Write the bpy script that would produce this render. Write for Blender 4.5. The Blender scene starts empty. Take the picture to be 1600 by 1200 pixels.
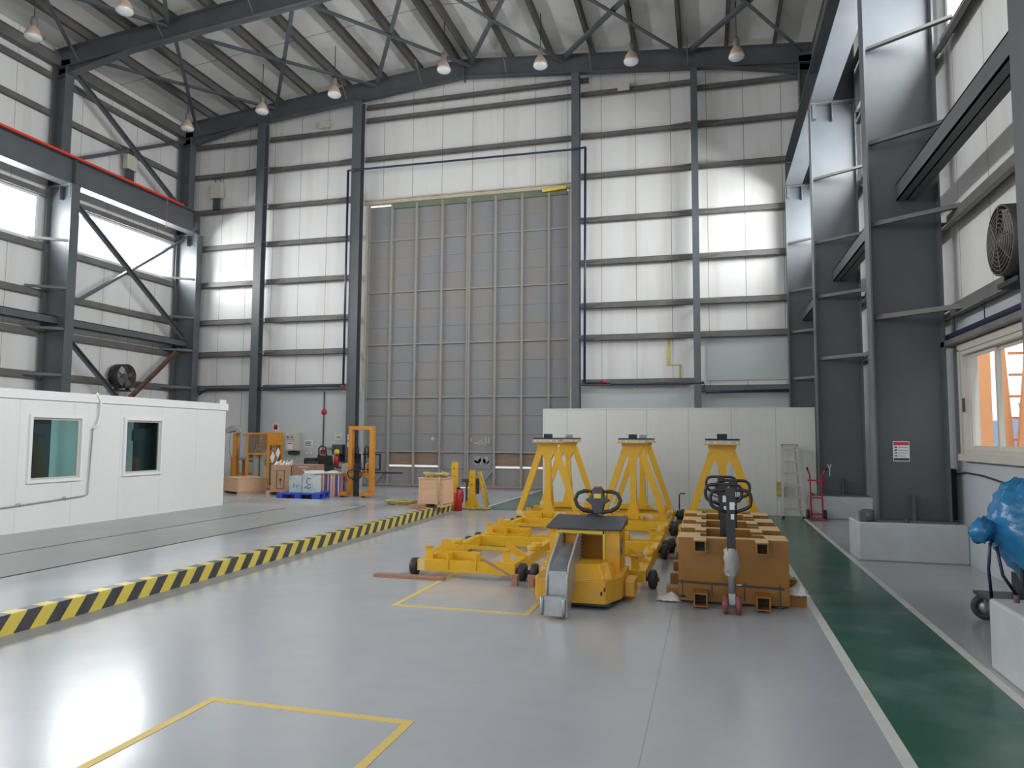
import bpy, bmesh, math, random
from mathutils import Vector, Matrix
from math import sin, cos, pi, radians

random.seed(7)
SC = bpy.context.scene
COL = SC.collection

# ---------------------------------------------------------------- camera
cam_d = bpy.data.cameras.new('camera'); cam = bpy.data.objects.new('camera', cam_d); COL.objects.link(cam)
YAW, PITCH, ROLL, FPX = -0.268, 0.0742, 0.0058, 1125.0
fw = Vector((sin(YAW)*cos(PITCH), cos(YAW)*cos(PITCH), sin(PITCH)))
r0 = Vector((cos(YAW), -sin(YAW), 0)); u0 = r0.cross(fw)
rr = cos(ROLL)*r0 + sin(ROLL)*u0; uu = -sin(ROLL)*r0 + cos(ROLL)*u0
m = Matrix((rr, uu, -fw)).transposed().to_4x4(); m.translation = Vector((0, 0, 1.65))
cam.matrix_world = m
cam_d.sensor_fit = 'HORIZONTAL'; cam_d.sensor_width = 36.0; cam_d.lens = 36.0*FPX/1600.0
cam_d.clip_start = 0.05; cam_d.clip_end = 600
SC.camera = cam

# ---------------------------------------------------------------- world, light, exposure
SC.view_settings.view_transform = 'Standard'; SC.view_settings.look = 'None'
SC.view_settings.gamma = 1.0; SC.view_settings.use_curve_mapping = False
SC.view_settings.exposure = 0.0
W = bpy.data.worlds.new('world'); SC.world = W; W.use_nodes = True
wn = W.node_tree.nodes; wn.clear()
wo = wn.new('ShaderNodeOutputWorld'); wb = wn.new('ShaderNodeBackground')
wb.inputs['Color'].default_value = (0.95, 0.975, 1.0, 1); wb.inputs['Strength'].default_value = 1.55
W.node_tree.links.new(wb.outputs[0], wo.inputs[0])

def area(name, loc, direction, sx, sy, power, color=(1.0, 0.985, 0.97)):
    d = bpy.data.lights.new(name, 'AREA'); d.shape = 'RECTANGLE'; d.size = sx; d.size_y = sy
    d.energy = power; d.color = color
    o = bpy.data.objects.new(name, d); COL.objects.link(o); o.location = loc
    o.rotation_euler = Vector(direction).to_track_quat('-Z', 'Y').to_euler()
    return o
FR = [-4.9, 0.5, 5.9, 11.2, 16.7, 22.1]         # frame lines along the hall
# daylight just outside the high-level windows of both long walls
for i, (y0, y1) in enumerate(((-4.7, 0.3), (0.8, 5.7), (6.3, 10.9), (11.6, 16.4), (17.1, 21.95))):
    area('daylight_left', (-19.75, (y0+y1)/2, 8.0), (1, 0, -0.25), (y1-y0)*0.98, 1.3, 820)
    area('daylight_right', (4.0, (y0+y1)/2, 8.0), (-1, 0, -0.25), (y1-y0)*0.98, 1.3, 880)

# ---------------------------------------------------------------- materials
MATS = {}
def mat(name, col, rough=0.55, metal=0.0, var=None, scale=3.0, amt=0.5, emit=None, spec=None, bump=0.0, bscale=40.0, detail=4.0, lo=0.35, hi=0.7, stretch=None, coat=0.0):
    if name in MATS: return MATS[name]
    m = bpy.data.materials.new(name); m.use_nodes = True; nt = m.node_tree; b = nt.nodes['Principled BSDF']
    b.inputs['Base Color'].default_value = (*col, 1); b.inputs['Roughness'].default_value = rough
    b.inputs['Metallic'].default_value = metal
    if spec is not None: b.inputs['Specular IOR Level'].default_value = spec
    if coat: b.inputs['Coat Weight'].default_value = coat
    tc = nt.nodes.new('ShaderNodeTexCoord')
    if var is not None:
        src = tc.outputs['Object']
        if stretch:
            mp = nt.nodes.new('ShaderNodeMapping'); mp.inputs['Scale'].default_value = stretch
            nt.links.new(src, mp.inputs[0]); src = mp.outputs[0]
        n = nt.nodes.new('ShaderNodeTexNoise'); n.inputs['Scale'].default_value = scale; n.inputs['Detail'].default_value = detail
        nt.links.new(src, n.inputs['Vector'])
        mr = nt.nodes.new('ShaderNodeMapRange'); mr.inputs[1].default_value = lo; mr.inputs[2].default_value = hi
        mr.inputs[4].default_value = amt; nt.links.new(n.outputs['Fac'], mr.inputs[0])
        mx = nt.nodes.new('ShaderNodeMix'); mx.data_type = 'RGBA'
        mx.inputs[6].default_value = (*col, 1); mx.inputs[7].default_value = (*var, 1)
        nt.links.new(mr.outputs[0], mx.inputs[0]); nt.links.new(mx.outputs[2], b.inputs['Base Color'])
    if bump:
        n2 = nt.nodes.new('ShaderNodeTexNoise'); n2.inputs['Scale'].default_value = bscale
        nt.links.new(tc.outputs['Object'], n2.inputs['Vector'])
        bp = nt.nodes.new('ShaderNodeBump'); bp.inputs['Strength'].default_value = bump; bp.inputs['Distance'].default_value = 0.01
        nt.links.new(n2.outputs['Fac'], bp.inputs['Height']); nt.links.new(bp.outputs[0], b.inputs['Normal'])
    if emit:
        b.inputs['Emission Color'].default_value = (*emit[0], 1); b.inputs['Emission Strength'].default_value = emit[1]
    MATS[name] = m; return m

def nd(nt, typ, **kw):
    n = nt.nodes.new(typ)
    for k, v in kw.items(): setattr(n, k, v)
    return n
def math_n(nt, op, a, b=None, c=None):
    n = nt.nodes.new('ShaderNodeMath'); n.operation = op
    for i, v in enumerate((a, b, c)):
        if v is None: continue
        if isinstance(v, (int, float)): n.inputs[i].default_value = v
        else: nt.links.new(v, n.inputs[i])
    return n.outputs[0]
def mixc(nt, fac, a, b):
    n = nt.nodes.new('ShaderNodeMix'); n.data_type = 'RGBA'
    for i, v in ((0, fac), (6, a), (7, b)):
        if isinstance(v, (int, float)): n.inputs[i].default_value = v
        elif isinstance(v, tuple): n.inputs[i].default_value = (*v, 1)
        else: nt.links.new(v, n.inputs[i])
    return n.outputs[2]

def panel_mat(name, axis, col, dirt, width=1.13, off=0.0, rough=0.38, rib=0.05, seam=(0.12, 0.12, 0.12), seamw=0.012, dirt_amt=0.5):
    """sandwich panel: narrow ribs, a dark seam every `width` along `axis`, faint vertical dirt"""
    m = bpy.data.materials.new(name); m.use_nodes = True; nt = m.node_tree; b = nt.nodes['Principled BSDF']
    tc = nd(nt, 'ShaderNodeNewGeometry'); sp = nd(nt, 'ShaderNodeSeparateXYZ'); nt.links.new(tc.outputs['Position'], sp.inputs[0])
    p = sp.outputs[axis]
    fr = math_n(nt, 'FRACT', math_n(nt, 'DIVIDE', math_n(nt, 'ADD', p, off), width))
    s = math_n(nt, 'LESS_THAN', fr, seamw/width)
    mp = nd(nt, 'ShaderNodeMapping'); mp.inputs['Scale'].default_value = (1.3, 1.3, 0.12)
    nt.links.new(tc.outputs['Position'], mp.inputs[0])
    n = nd(nt, 'ShaderNodeTexNoise'); n.inputs['Scale'].default_value = 1.6; n.inputs['Detail'].default_value = 6
    nt.links.new(mp.outputs[0], n.inputs['Vector'])
    mr = nd(nt, 'ShaderNodeMapRange'); mr.inputs[1].default_value = 0.5; mr.inputs[2].default_value = 0.78; mr.inputs[4].default_value = dirt_amt
    nt.links.new(n.outputs['Fac'], mr.inputs[0])
    c = mixc(nt, mr.outputs[0], col, dirt)
    c = mixc(nt, s, c, seam)
    nt.links.new(c, b.inputs['Base Color']); b.inputs['Roughness'].default_value = rough
    w = math_n(nt, 'SINE', math_n(nt, 'MULTIPLY', p, 2*pi/rib))
    bp = nd(nt, 'ShaderNodeBump'); bp.inputs['Strength'].default_value = 0.12; bp.inputs['Distance'].default_value = 0.004
    nt.links.new(w, bp.inputs['Height']); nt.links.new(bp.outputs[0], b.inputs['Normal'])
    MATS[name] = m; return m

STEEL = mat('steel_paint', (0.085, 0.096, 0.108), 0.4, var=(0.12, 0.13, 0.138), scale=1.5, amt=0.6)
STEELD = mat('girt_paint', (0.115, 0.118, 0.12), 0.5, var=(0.2, 0.18, 0.155), scale=2.0, amt=0.7)
PURLIN = mat('purlin_paint', (0.1, 0.096, 0.09), 0.6, var=(0.14, 0.128, 0.112), scale=1.2, amt=0.6)
ROOFP = panel_mat('roof_panel', 1, (0.66, 0.645, 0.62), (0.52, 0.48, 0.42), width=5.4, off=2.4, rough=0.6, seam=(0.2, 0.2, 0.2), seamw=0.03)
WALLB = panel_mat('wall_panel_back', 0, (0.72, 0.715, 0.7), (0.5, 0.44, 0.37), width=1.09, off=-0.02, seamw=0.014, dirt_amt=0.45)
WALLS = panel_mat('wall_panel_side', 1, (0.72, 0.715, 0.7), (0.52, 0.49, 0.45), width=1.13, off=0.3)
MASONB = mat('pale_masonry', (0.5, 0.535, 0.535), 0.6, var=(0.56, 0.58, 0.57), scale=0.8, amt=0.6, bump=0.1)
MASON = mat('painted_masonry', (0.4, 0.43, 0.465), 0.6, var=(0.46, 0.485, 0.505), scale=0.8, amt=0.6, bump=0.1)
PLINTH = mat('plinth_paint', (0.47, 0.5, 0.52), 0.55, var=(0.38, 0.39, 0.38), scale=2.5, amt=0.6, bump=0.15)
CABIN = panel_mat('cabin_panel', 1, (0.67, 0.67, 0.665), (0.6, 0.59, 0.56), width=0.98, off=0.25, rough=0.35, seam=(0.5, 0.51, 0.52), seamw=0.008, dirt_amt=0.25)
PARTN = panel_mat('partition_panel', 0, (0.62, 0.625, 0.6), (0.54, 0.52, 0.46), width=0.93, off=0.47, rough=0.4, seam=(0.28, 0.28, 0.28), seamw=0.009, dirt_amt=0.3)
YEL = mat('yellow_paint', (0.67, 0.385, 0.008), 0.33, var=(0.6, 0.33, 0.012), scale=6, amt=0.6)
YELB = mat('yellow_worn', (0.65, 0.37, 0.01), 0.4, var=(0.62, 0.5, 0.34), scale=5, amt=0.9, lo=0.56, hi=0.62)
ORG = mat('orange_paint', (0.62, 0.25, 0.02), 0.4, var=(0.5, 0.2, 0.02), scale=5, amt=0.6)
TUGY = mat('tug_yellow', (0.72, 0.35, 0.01), 0.35, var=(0.5, 0.3, 0.05), scale=5, amt=0.7)
BLOCKM = mat('ochre_block_paint', (0.27, 0.118, 0.011), 0.36, var=(0.32, 0.155, 0.022), scale=5, amt=0.5)
DUSTLIT = mat('dusty_lit_ochre', (0.68, 0.49, 0.26), 0.5, var=(0.56, 0.37, 0.15), scale=6, amt=0.8)  # dust tone, brightened so the colour carries overhead light
BLACK = mat('black_rubber', (0.02, 0.02, 0.022), 0.6, var=(0.05, 0.05, 0.05), scale=8, amt=0.5)
BLACKP = mat('black_paint', (0.014, 0.015, 0.018), 0.35, var=(0.03, 0.03, 0.035), scale=6, amt=0.5)
DGREY = mat('dark_grey_plastic', (0.05, 0.055, 0.065), 0.45, var=(0.09, 0.09, 0.095), scale=7, amt=0.5)
GALV = mat('galvanised_steel', (0.42, 0.44, 0.45), 0.38, 0.55, var=(0.28, 0.3, 0.33), scale=8, amt=0.7)
FANM = mat('dusty_fan_metal', (0.2, 0.18, 0.16), 0.6, 0.2, var=(0.14, 0.125, 0.11), scale=8, amt=0.6)
ALU = mat('aluminium', (0.42, 0.4, 0.36), 0.45, 0.2, var=(0.45, 0.44, 0.42), scale=8, amt=0.5)
WHITE = mat('white_paint', (0.7, 0.705, 0.71), 0.4, var=(0.64, 0.64, 0.64), scale=5, amt=0.4)
BEIGE = mat('beige_frame', (0.5, 0.475, 0.42), 0.4, var=(0.45, 0.425, 0.38), scale=4, amt=0.4)
JAMB = mat('cream_door_jamb', (0.5, 0.45, 0.37), 0.6, var=(0.38, 0.31, 0.22), scale=2.5, amt=0.7)
WOOD = mat('pale_plywood', (0.62, 0.4, 0.25), 0.65, var=(0.5, 0.3, 0.17), scale=3, amt=0.7, stretch=(1, 8, 8))
WOODR = mat('red_brown_timber', (0.36, 0.19, 0.12), 0.7, var=(0.24, 0.12, 0.08), scale=4, amt=0.7, stretch=(1, 8, 8))
BOARD = mat('brown_board', (0.2, 0.14, 0.105), 0.7, var=(0.29, 0.21, 0.16), scale=2, amt=0.8, stretch=(1, 1, 12))
CARD = mat('cardboard', (0.48, 0.29, 0.18), 0.75, var=(0.4, 0.24, 0.15), scale=5, amt=0.6)
BLUEP = mat('blue_plastic', (0.02, 0.08, 0.5), 0.4, var=(0.02, 0.05, 0.36), scale=6, amt=0.5)
PIPEB = mat('blue_pipe', (0.018, 0.022, 0.065), 0.4, var=(0.03, 0.04, 0.08), scale=4, amt=0.5)
RED = mat('red_paint', (0.5, 0.02, 0.02), 0.35, var=(0.36, 0.02, 0.02), scale=5, amt=0.5)
REDC = mat('red_conductor', (0.75, 0.05, 0.02), 0.4, var=(0.6, 0.06, 0.03), scale=3, amt=0.5)
GREENB = mat('green_header', (0.12, 0.17, 0.1), 0.6, var=(0.2, 0.19, 0.14), scale=2, amt=0.6)
DOORS = mat('door_sheet', (0.225, 0.235, 0.25), 0.55, var=(0.28, 0.235, 0.195), scale=0.55, amt=0.85, lo=0.42, hi=0.68)
DOORF = mat('door_frame_steel', (0.27, 0.26, 0.245), 0.55, var=(0.33, 0.29, 0.24), scale=1.5, amt=0.7)
RUST = mat('rusty_steel', (0.16, 0.09, 0.06), 0.8, var=(0.09, 0.06, 0.05), scale=6, amt=0.8)
PAPER = mat('white_paper', (0.75, 0.76, 0.78), 0.6, var=(0.68, 0.68, 0.7), scale=9, amt=0.4)
INK = mat('black_ink', (0.03, 0.03, 0.035), 0.6, var=(0.05, 0.05, 0.05), scale=9, amt=0.4)
SIGNR = mat('sign_red', (0.55, 0.04, 0.05), 0.5, var=(0.5, 0.05, 0.06), scale=9, amt=0.4)
SIGNB = mat('sign_blue', (0.03, 0.16, 0.5), 0.5, var=(0.04, 0.18, 0.45), scale=9, amt=0.4)
SIGNY = mat('sign_yellow', (0.75, 0.58, 0.06), 0.5, var=(0.7, 0.5, 0.06), scale=9, amt=0.4)
CREAM = mat('cream_enclosure', (0.55, 0.52, 0.43), 0.5, var=(0.48, 0.45, 0.38), scale=4, amt=0.5)
LAMPC = mat('lamp_reflector', (0.55, 0.4, 0.29), 0.35, var=(0.62, 0.52, 0.44), scale=6, amt=0.6)
LAMPG = mat('lamp_glass', (0.75, 0.78, 0.78), 0.15, var=(0.6, 0.64, 0.65), scale=12, amt=0.6, coat=0.5)
LAMPB = mat('lamp_ballast', (0.2, 0.185, 0.17), 0.5, var=(0.14, 0.13, 0.12), scale=6, amt=0.5)
TILEY = mat('orange_render', (0.72, 0.33, 0.14), 0.7, var=(0.65, 0.3, 0.13), scale=2, amt=0.5)
OUTG = mat('outdoor_ground', (0.5, 0.48, 0.44), 0.9, var=(0.42, 0.4, 0.36), scale=0.6, amt=0.6)
CURTAIN = mat('dark_curtain', (0.03, 0.035, 0.055), 0.7, var=(0.06, 0.045, 0.03), scale=6, amt=0.6, stretch=(6, 6, 0.5))
INNER = mat('cabin_inner_wall', (0.5, 0.6, 0.58), 0.5, var=(0.45, 0.55, 0.53), scale=2, amt=0.4)
YROPE = mat('yellow_green_sling', (0.5, 0.42, 0.15), 0.75, var=(0.2, 0.17, 0.09), scale=14, amt=0.8)
CHALK = mat('chalk', (0.5, 0.52, 0.54), 0.9, var=(0.3, 0.32, 0.34), scale=9, amt=0.7)
MESHP = mat('wire_mesh_brown', (0.24, 0.16, 0.1), 0.6, var=(0.3, 0.2, 0.12), scale=8, amt=0.6)
CYL = mat('gas_cylinder_grey', (0.36, 0.35, 0.32), 0.45, var=(0.28, 0.27, 0.25), scale=4, amt=0.6)
LINEY = mat('yellow_floor_tape', (0.72, 0.53, 0.14), 0.5, var=(0.62, 0.46, 0.16), scale=3, amt=0.7)
LINEW = mat('white_floor_line', (0.68, 0.67, 0.62), 0.5, var=(0.55, 0.54, 0.5), scale=3, amt=0.7)
FLRED = mat('red_floor_paint', (0.42, 0.13, 0.13), 0.5, var=(0.38, 0.24, 0.23), scale=2, amt=0.8)
PINK = mat('red_polyurethane', (0.2, 0.06, 0.06), 0.5, var=(0.22, 0.05, 0.05), scale=6, amt=0.6)
PADB = mat('dark_pad', (0.02, 0.022, 0.025), 0.7, var=(0.035, 0.035, 0.04), scale=9, amt=0.5)

# glossy epoxy floor
FL = bpy.data.materials.new('epoxy_floor'); FL.use_nodes = True; nt = FL.node_tree; b = nt.nodes['Principled BSDF']
g = nd(nt, 'ShaderNodeNewGeometry')
n1 = nd(nt, 'ShaderNodeTexNoise'); n1.inputs['Scale'].default_value = 0.55; n1.inputs['Detail'].default_value = 7; n1.inputs['Roughness'].default_value = 0.6
n2 = nd(nt, 'ShaderNodeTexNoise'); n2.inputs['Scale'].default_value = 5.0; n2.inputs['Detail'].default_value = 6
nt.links.new(g.outputs['Position'], n1.inputs['Vector']); nt.links.new(g.outputs['Position'], n2.inputs['Vector'])
mr = nd(nt, 'ShaderNodeMapRange'); mr.inputs[1].default_value = 0.35; mr.inputs[2].default_value = 0.68; nt.links.new(n1.outputs['Fac'], mr.inputs[0])
mr2 = nd(nt, 'ShaderNodeMapRange'); mr2.inputs[1].default_value = 0.45; mr2.inputs[2].default_value = 0.75; mr2.inputs[4].default_value = 0.35; nt.links.new(n2.outputs['Fac'], mr2.inputs[0])
c = mixc(nt, mr.outputs[0], (0.4, 0.42, 0.445), (0.44, 0.46, 0.485)); c = mixc(nt, mr2.outputs[0], c, (0.385, 0.4, 0.41))
sp = nd(nt, 'ShaderNodeSeparateXYZ'); nt.links.new(g.outputs['Position'], sp.inputs[0])
jx = math_n(nt, 'LESS_THAN', math_n(nt, 'ABSOLUTE', math_n(nt, 'ADD', sp.outputs[0], 0.37)), 0.004)
jy = math_n(nt, 'LESS_THAN', math_n(nt, 'ABSOLUTE', math_n(nt, 'SUBTRACT', sp.outputs[1], 4.75)), 0.0025)
c = mixc(nt, math_n(nt, 'MULTIPLY', math_n(nt, 'MAXIMUM', jx, math_n(nt, 'MULTIPLY', jy, 0.25)), 0.5), c, (0.2, 0.2, 0.2))
nt.links.new(c, b.inputs['Base Color'])
mr3 = nd(nt, 'ShaderNodeMapRange'); mr3.inputs[1].default_value = 0.3; mr3.inputs[2].default_value = 0.7; mr3.inputs[3].default_value = 0.15; mr3.inputs[4].default_value = 0.25
nt.links.new(n1.outputs['Fac'], mr3.inputs[0]); nt.links.new(mr3.outputs[0], b.inputs['Roughness'])
GREEN = bpy.data.materials.new('green_epoxy'); GREEN.use_nodes = True; nt = GREEN.node_tree; b = nt.nodes['Principled BSDF']
g = nd(nt, 'ShaderNodeNewGeometry'); n1 = nd(nt, 'ShaderNodeTexNoise'); n1.inputs['Scale'].default_value = 1.6; n1.inputs['Detail'].default_value = 6
nt.links.new(g.outputs['Position'], n1.inputs['Vector'])
mr = nd(nt, 'ShaderNodeMapRange'); mr.inputs[1].default_value = 0.42; mr.inputs[2].default_value = 0.72; nt.links.new(n1.outputs['Fac'], mr.inputs[0])
c = mixc(nt, mr.outputs[0], (0.025, 0.115, 0.078), (0.1, 0.2, 0.165)); nt.links.new(c, b.inputs['Base Color']); b.inputs['Roughness'].default_value = 0.25

# black / yellow diagonal hazard paint: stripes run along Y, slanting with height, straight across the top
HAZ = bpy.data.materials.new('hazard_stripes'); HAZ.use_nodes = True; nt = HAZ.node_tree; b = nt.nodes['Principled BSDF']
g = nd(nt, 'ShaderNodeNewGeometry'); sp = nd(nt, 'ShaderNodeSeparateXYZ'); nt.links.new(g.outputs['Position'], sp.inputs[0])
t = math_n(nt, 'DIVIDE', math_n(nt, 'SUBTRACT', sp.outputs[1], math_n(nt, 'MULTIPLY', sp.outputs[2], 0.75)), 0.3)
s = math_n(nt, 'LESS_THAN', math_n(nt, 'FRACT', t), 0.5)
n1 = nd(nt, 'ShaderNodeTexNoise'); n1.inputs['Scale'].default_value = 7; nt.links.new(g.outputs['Position'], n1.inputs['Vector'])
yl = mixc(nt, n1.outputs['Fac'], (0.66, 0.52, 0.07), (0.56, 0.46, 0.1)); bl = mixc(nt, n1.outputs['Fac'], (0.025, 0.025, 0.03), (0.08, 0.08, 0.085))
c = mixc(nt, s, yl, bl); nt.links.new(c, b.inputs['Base Color']); b.inputs['Roughness'].default_value = 0.35

def glassy(name, tint, gloss=0.12, trans=1.0):
    m = bpy.data.materials.new(name); m.use_nodes = True; nt = m.node_tree; nt.nodes.clear()
    o = nd(nt, 'ShaderNodeOutputMaterial'); mx = nd(nt, 'ShaderNodeMixShader'); tr = nd(nt, 'ShaderNodeBsdfTransparent'); gl = nd(nt, 'ShaderNodeBsdfGlossy')
    tr.inputs[0].default_value = (*tint, 1); gl.inputs['Roughness'].default_value = 0.04
    mx.inputs[0].default_value = gloss
    nt.links.new(tr.outputs[0], mx.inputs[1]); nt.links.new(gl.outputs[0], mx.inputs[2]); nt.links.new(mx.outputs[0], o.inputs[0])
    return m
GLASS = glassy('window_glass', (0.95, 0.97, 0.98), 0.06)
GLASSC = glassy('cabin_glass', (0.72, 0.86, 0.86), 0.05)
def film(name, col, alpha, rough=0.25):
    m = bpy.data.materials.new(name); m.use_nodes = True; b = m.node_tree.nodes['Principled BSDF']; nt = m.node_tree
    n = nd(nt, 'ShaderNodeTexNoise'); n.inputs['Scale'].default_value = 12; n.inputs['Detail'].default_value = 5
    tc = nd(nt, 'ShaderNodeTexCoord'); nt.links.new(tc.outputs['Object'], n.inputs['Vector'])
    c = mixc(nt, n.outputs['Fac'], col, tuple(min(1, v*1.5) for v in col)); nt.links.new(c, b.inputs['Base Color'])
    b.inputs['Alpha'].default_value = alpha; b.inputs['Roughness'].default_value = rough
    bp = nd(nt, 'ShaderNodeBump'); bp.inputs['Strength'].default_value = 0.5; bp.inputs['Distance'].default_value = 0.03
    nt.links.new(n.outputs['Fac'], bp.inputs['Height']); nt.links.new(bp.outputs[0], b.inputs['Normal'])
    return m
BAG = film('clear_plastic_bag', (0.36, 0.34, 0.31), 0.72)
BLUEF = film('blue_plastic_film', (0.02, 0.15, 0.32), 0.94, 0.17)
POLY = film('white_plastic_sheet', (0.6, 0.58, 0.56), 0.95, 0.3)

# ---------------------------------------------------------------- mesh builder
class MB:
    def __init__(s): s.v = []; s.f = []; s.sm = []
    def add(s, vs, fs, smooth=False):
        o = len(s.v); s.v += [tuple(v) for v in vs]; s.f += [tuple(i+o for i in f) for f in fs]; s.sm += [smooth]*len(fs); return s
    def box(s, x0, x1, y0, y1, z0, z1):
        x0, x1 = sorted((x0, x1)); y0, y1 = sorted((y0, y1)); z0, z1 = sorted((z0, z1))
        return s.add([(x0,y0,z0),(x1,y0,z0),(x1,y1,z0),(x0,y1,z0),(x0,y0,z1),(x1,y0,z1),(x1,y1,z1),(x0,y1,z1)],
                     [(0,3,2,1),(4,5,6,7),(0,1,5,4),(1,2,6,5),(2,3,7,6),(3,0,4,7)])
    def frame(s, p, q, up=(0,0,1)):
        p = Vector(p); q = Vector(q); d = (q-p).normalized(); up = Vector(up)
        if abs(d.dot(up)) > 0.98: up = Vector((0,1,0)) if abs(d.y) < 0.9 else Vector((1,0,0))
        a = d.cross(up).normalized(); b = a.cross(d).normalized(); return p, q, a, b
    def bar(s, p, q, w, h, up=(0,0,1)):
        p, q, a, b = s.frame(p, q, up); vs = []
        for c in (p, q):
            for i, j in ((-1,-1),(1,-1),(1,1),(-1,1)): vs.append(c + a*(i*w/2) + b*(j*h/2))
        return s.add(vs, [(0,3,2,1),(4,5,6,7),(0,1,5,4),(1,2,6,5),(2,3,7,6),(3,0,4,7)])
    def angle(s, p, q, w=0.09, t=0.012, up=(0,0,1)):
        p, q, a, b = s.frame(p, q, up)
        s.bar(p, q, w, t, up); return s.bar(p - a*(w/2-t/2) + b*(w/2), q - a*(w/2-t/2) + b*(w/2), t, w, up)
    def cyl(s, p, q, r, r2=None, n=14, caps=True):
        p, q, a, b = s.frame(p, q); r2 = r if r2 is None else r2; vs = []
        for c, rad in ((p, r), (q, r2)):
            for k in range(n):
                t = 2*pi*k/n; vs.append(c + a*(cos(t)*rad) + b*(sin(t)*rad))
        s.add(vs, [(k, (k+1) % n, n+(k+1) % n, n+k) for k in range(n)], True)
        if caps:
            s.add(vs, [tuple(range(n-1, -1, -1)), tuple(range(n, 2*n))])
        return s
    def tube(s, pts, r, n=8, closed=False):
        pts = [Vector(p) for p in pts]; N = len(pts); rings = []; prev = None
        for i in range(N):
            if closed: d = (pts[(i+1) % N] - pts[i-1]).normalized()
            else: d = (pts[min(i+1, N-1)] - pts[max(i-1, 0)]).normalized()
            if prev is None:
                up = Vector((0,0,1)) if abs(d.z) < 0.9 else Vector((1,0,0)); a = d.cross(up).normalized()
            else: a = (prev - d*prev.dot(d)).normalized()
            b = d.cross(a).normalized(); prev = a
            rings.append([pts[i] + a*(cos(2*pi*k/n)*r) + b*(sin(2*pi*k/n)*r) for k in range(n)])
        vs = [v for rg in rings for v in rg]; fs = []
        for i in range(N if closed else N-1):
            j = (i+1) % N
            for k in range(n): fs.append((i*n+k, i*n+(k+1) % n, j*n+(k+1) % n, j*n+k))
        s.add(vs, fs, True)
        if not closed: s.add(vs, [tuple(range(n-1, -1, -1)), tuple(range((N-1)*n, N*n))])
        return s
    def lathe(s, prof, c=(0,0,0), axis=(0,0,1), n=24):
        c = Vector(c); d = Vector(axis).normalized(); up = Vector((0,0,1)) if abs(d.z) < 0.9 else Vector((1,0,0))
        a = d.cross(up).normalized(); b = d.cross(a).normalized(); vs = []
        for (r, h) in prof:
            for k in range(n): vs.append(c + d*h + a*(cos(2*pi*k/n)*r) + b*(sin(2*pi*k/n)*r))
        fs = [(i*n+k, (i+1)*n+k, (i+1)*n+(k+1) % n, i*n+(k+1) % n) for i in range(len(prof)-1) for k in range(n)]
        return s.add(vs, fs, True)
    def prism(s, poly, lo, hi, plane='xz'):
        """polygon in plane, extruded along the third axis from lo to hi"""
        def P(a, b, c): return {'xz': (a, c, b), 'yz': (c, a, b), 'xy': (a, b, c)}[plane]
        n = len(poly); vs = [P(a, b, lo) for a, b in poly] + [P(a, b, hi) for a, b in poly]
        return s.add(vs, [tuple(range(n)), tuple(range(2*n-1, n-1, -1))] + [(k, n+k, n+(k+1) % n, (k+1) % n) for k in range(n)])
    def build(s, name, material, parent=None, world=False, bevel=0.0, origin=None):
        vs = [Vector(v) for v in s.v]
        if parent is None:
            if origin is None:
                xs = [v.x for v in vs]; ys = [v.y for v in vs]; zs = [v.z for v in vs]
                origin = Vector(((min(xs)+max(xs))/2, (min(ys)+max(ys))/2, min(zs)))
            else: origin = Vector(origin)
        else:
            origin = Vector((0,0,0))
            if world:
                pp = parent
                while pp is not None: origin = origin + pp.location; pp = pp.parent
        me = bpy.data.meshes.new(name); me.from_pydata([v-origin for v in vs], [], s.f)
        me.polygons.foreach_set('use_smooth', s.sm)
        bm = bmesh.new(); bm.from_mesh(me)
        bmesh.ops.remove_doubles(bm, verts=bm.verts, dist=1e-6) if any(s.sm) and not bevel else None
        bmesh.ops.recalc_face_normals(bm, faces=bm.faces); bm.to_mesh(me); bm.free()
        me.materials.append(material); o = bpy.data.objects.new(name, me); COL.objects.link(o)
        if parent is None: o.location = origin
        else: o.parent = parent
        if bevel:
            md = o.modifiers.new('bevel', 'BEVEL'); md.width = bevel; md.segments = 2; md.limit_method = 'ANGLE'; md.angle_limit = radians(40)
        return o

def tag(o, label, cat, group=None, kind=None):
    if label: o['label'] = label
    if cat: o['category'] = cat
    if group: o['group'] = group
    if kind: o['kind'] = kind
    return o
def thing(name, label, cat, loc=(0,0,0), rz=0.0, group=None):
    o = bpy.data.objects.new(name, None); COL.objects.link(o); o.location = loc; o.rotation_euler = (0,0,rz)
    o.empty_display_size = 0.1
    return tag(o, label, cat, group)
def struct(name, mb, m, label=None, cat=None, parent=None, **k):
    o = mb.build(name, m, parent, **k)
    if parent is None: tag(o, label or name.replace('_', ' '), cat or name.split('_')[0], kind='structure')
    return o
def dup(root, loc, label, rz=None, group=None):
    r = root.copy(); COL.objects.link(r); r.location = loc; r['label'] = label
    if rz is not None: r.rotation_euler = (0,0,rz)
    if group: r['group'] = group
    for ch in list(root.children):
        c = ch.copy(); COL.objects.link(c); c.parent = r
        for g in list(ch.children):
            d = g.copy(); COL.objects.link(d); d.parent = c
    return r
TRIM = [0]
def trim(mb, m, label):
    TRIM[0] += 1
    return struct('trim_%d' % TRIM[0], mb, m, label, 'trim')

# ================================================================ SHELL
XL, XR = -19.1, 3.3; YB = 22.5; Y0 = -7.5; XM = -7.8
def zr(x): return 13.69 - 0.09*abs(x-XM)      # underside of rafters
ZP = 0.17                                      # raised slab
fl = MB().box(XL-0.3, XR+0.2, Y0, YB+0.12, -0.25, 0.0)
struct('floor', fl, FL, 'glossy pale grey epoxy floor of the hall', 'floor')
struct('trim_100', MB().box(-60, 60, -40, 90, -0.6, -0.27), OUTG, 'sandy ground outside the hall', 'ground')

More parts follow.
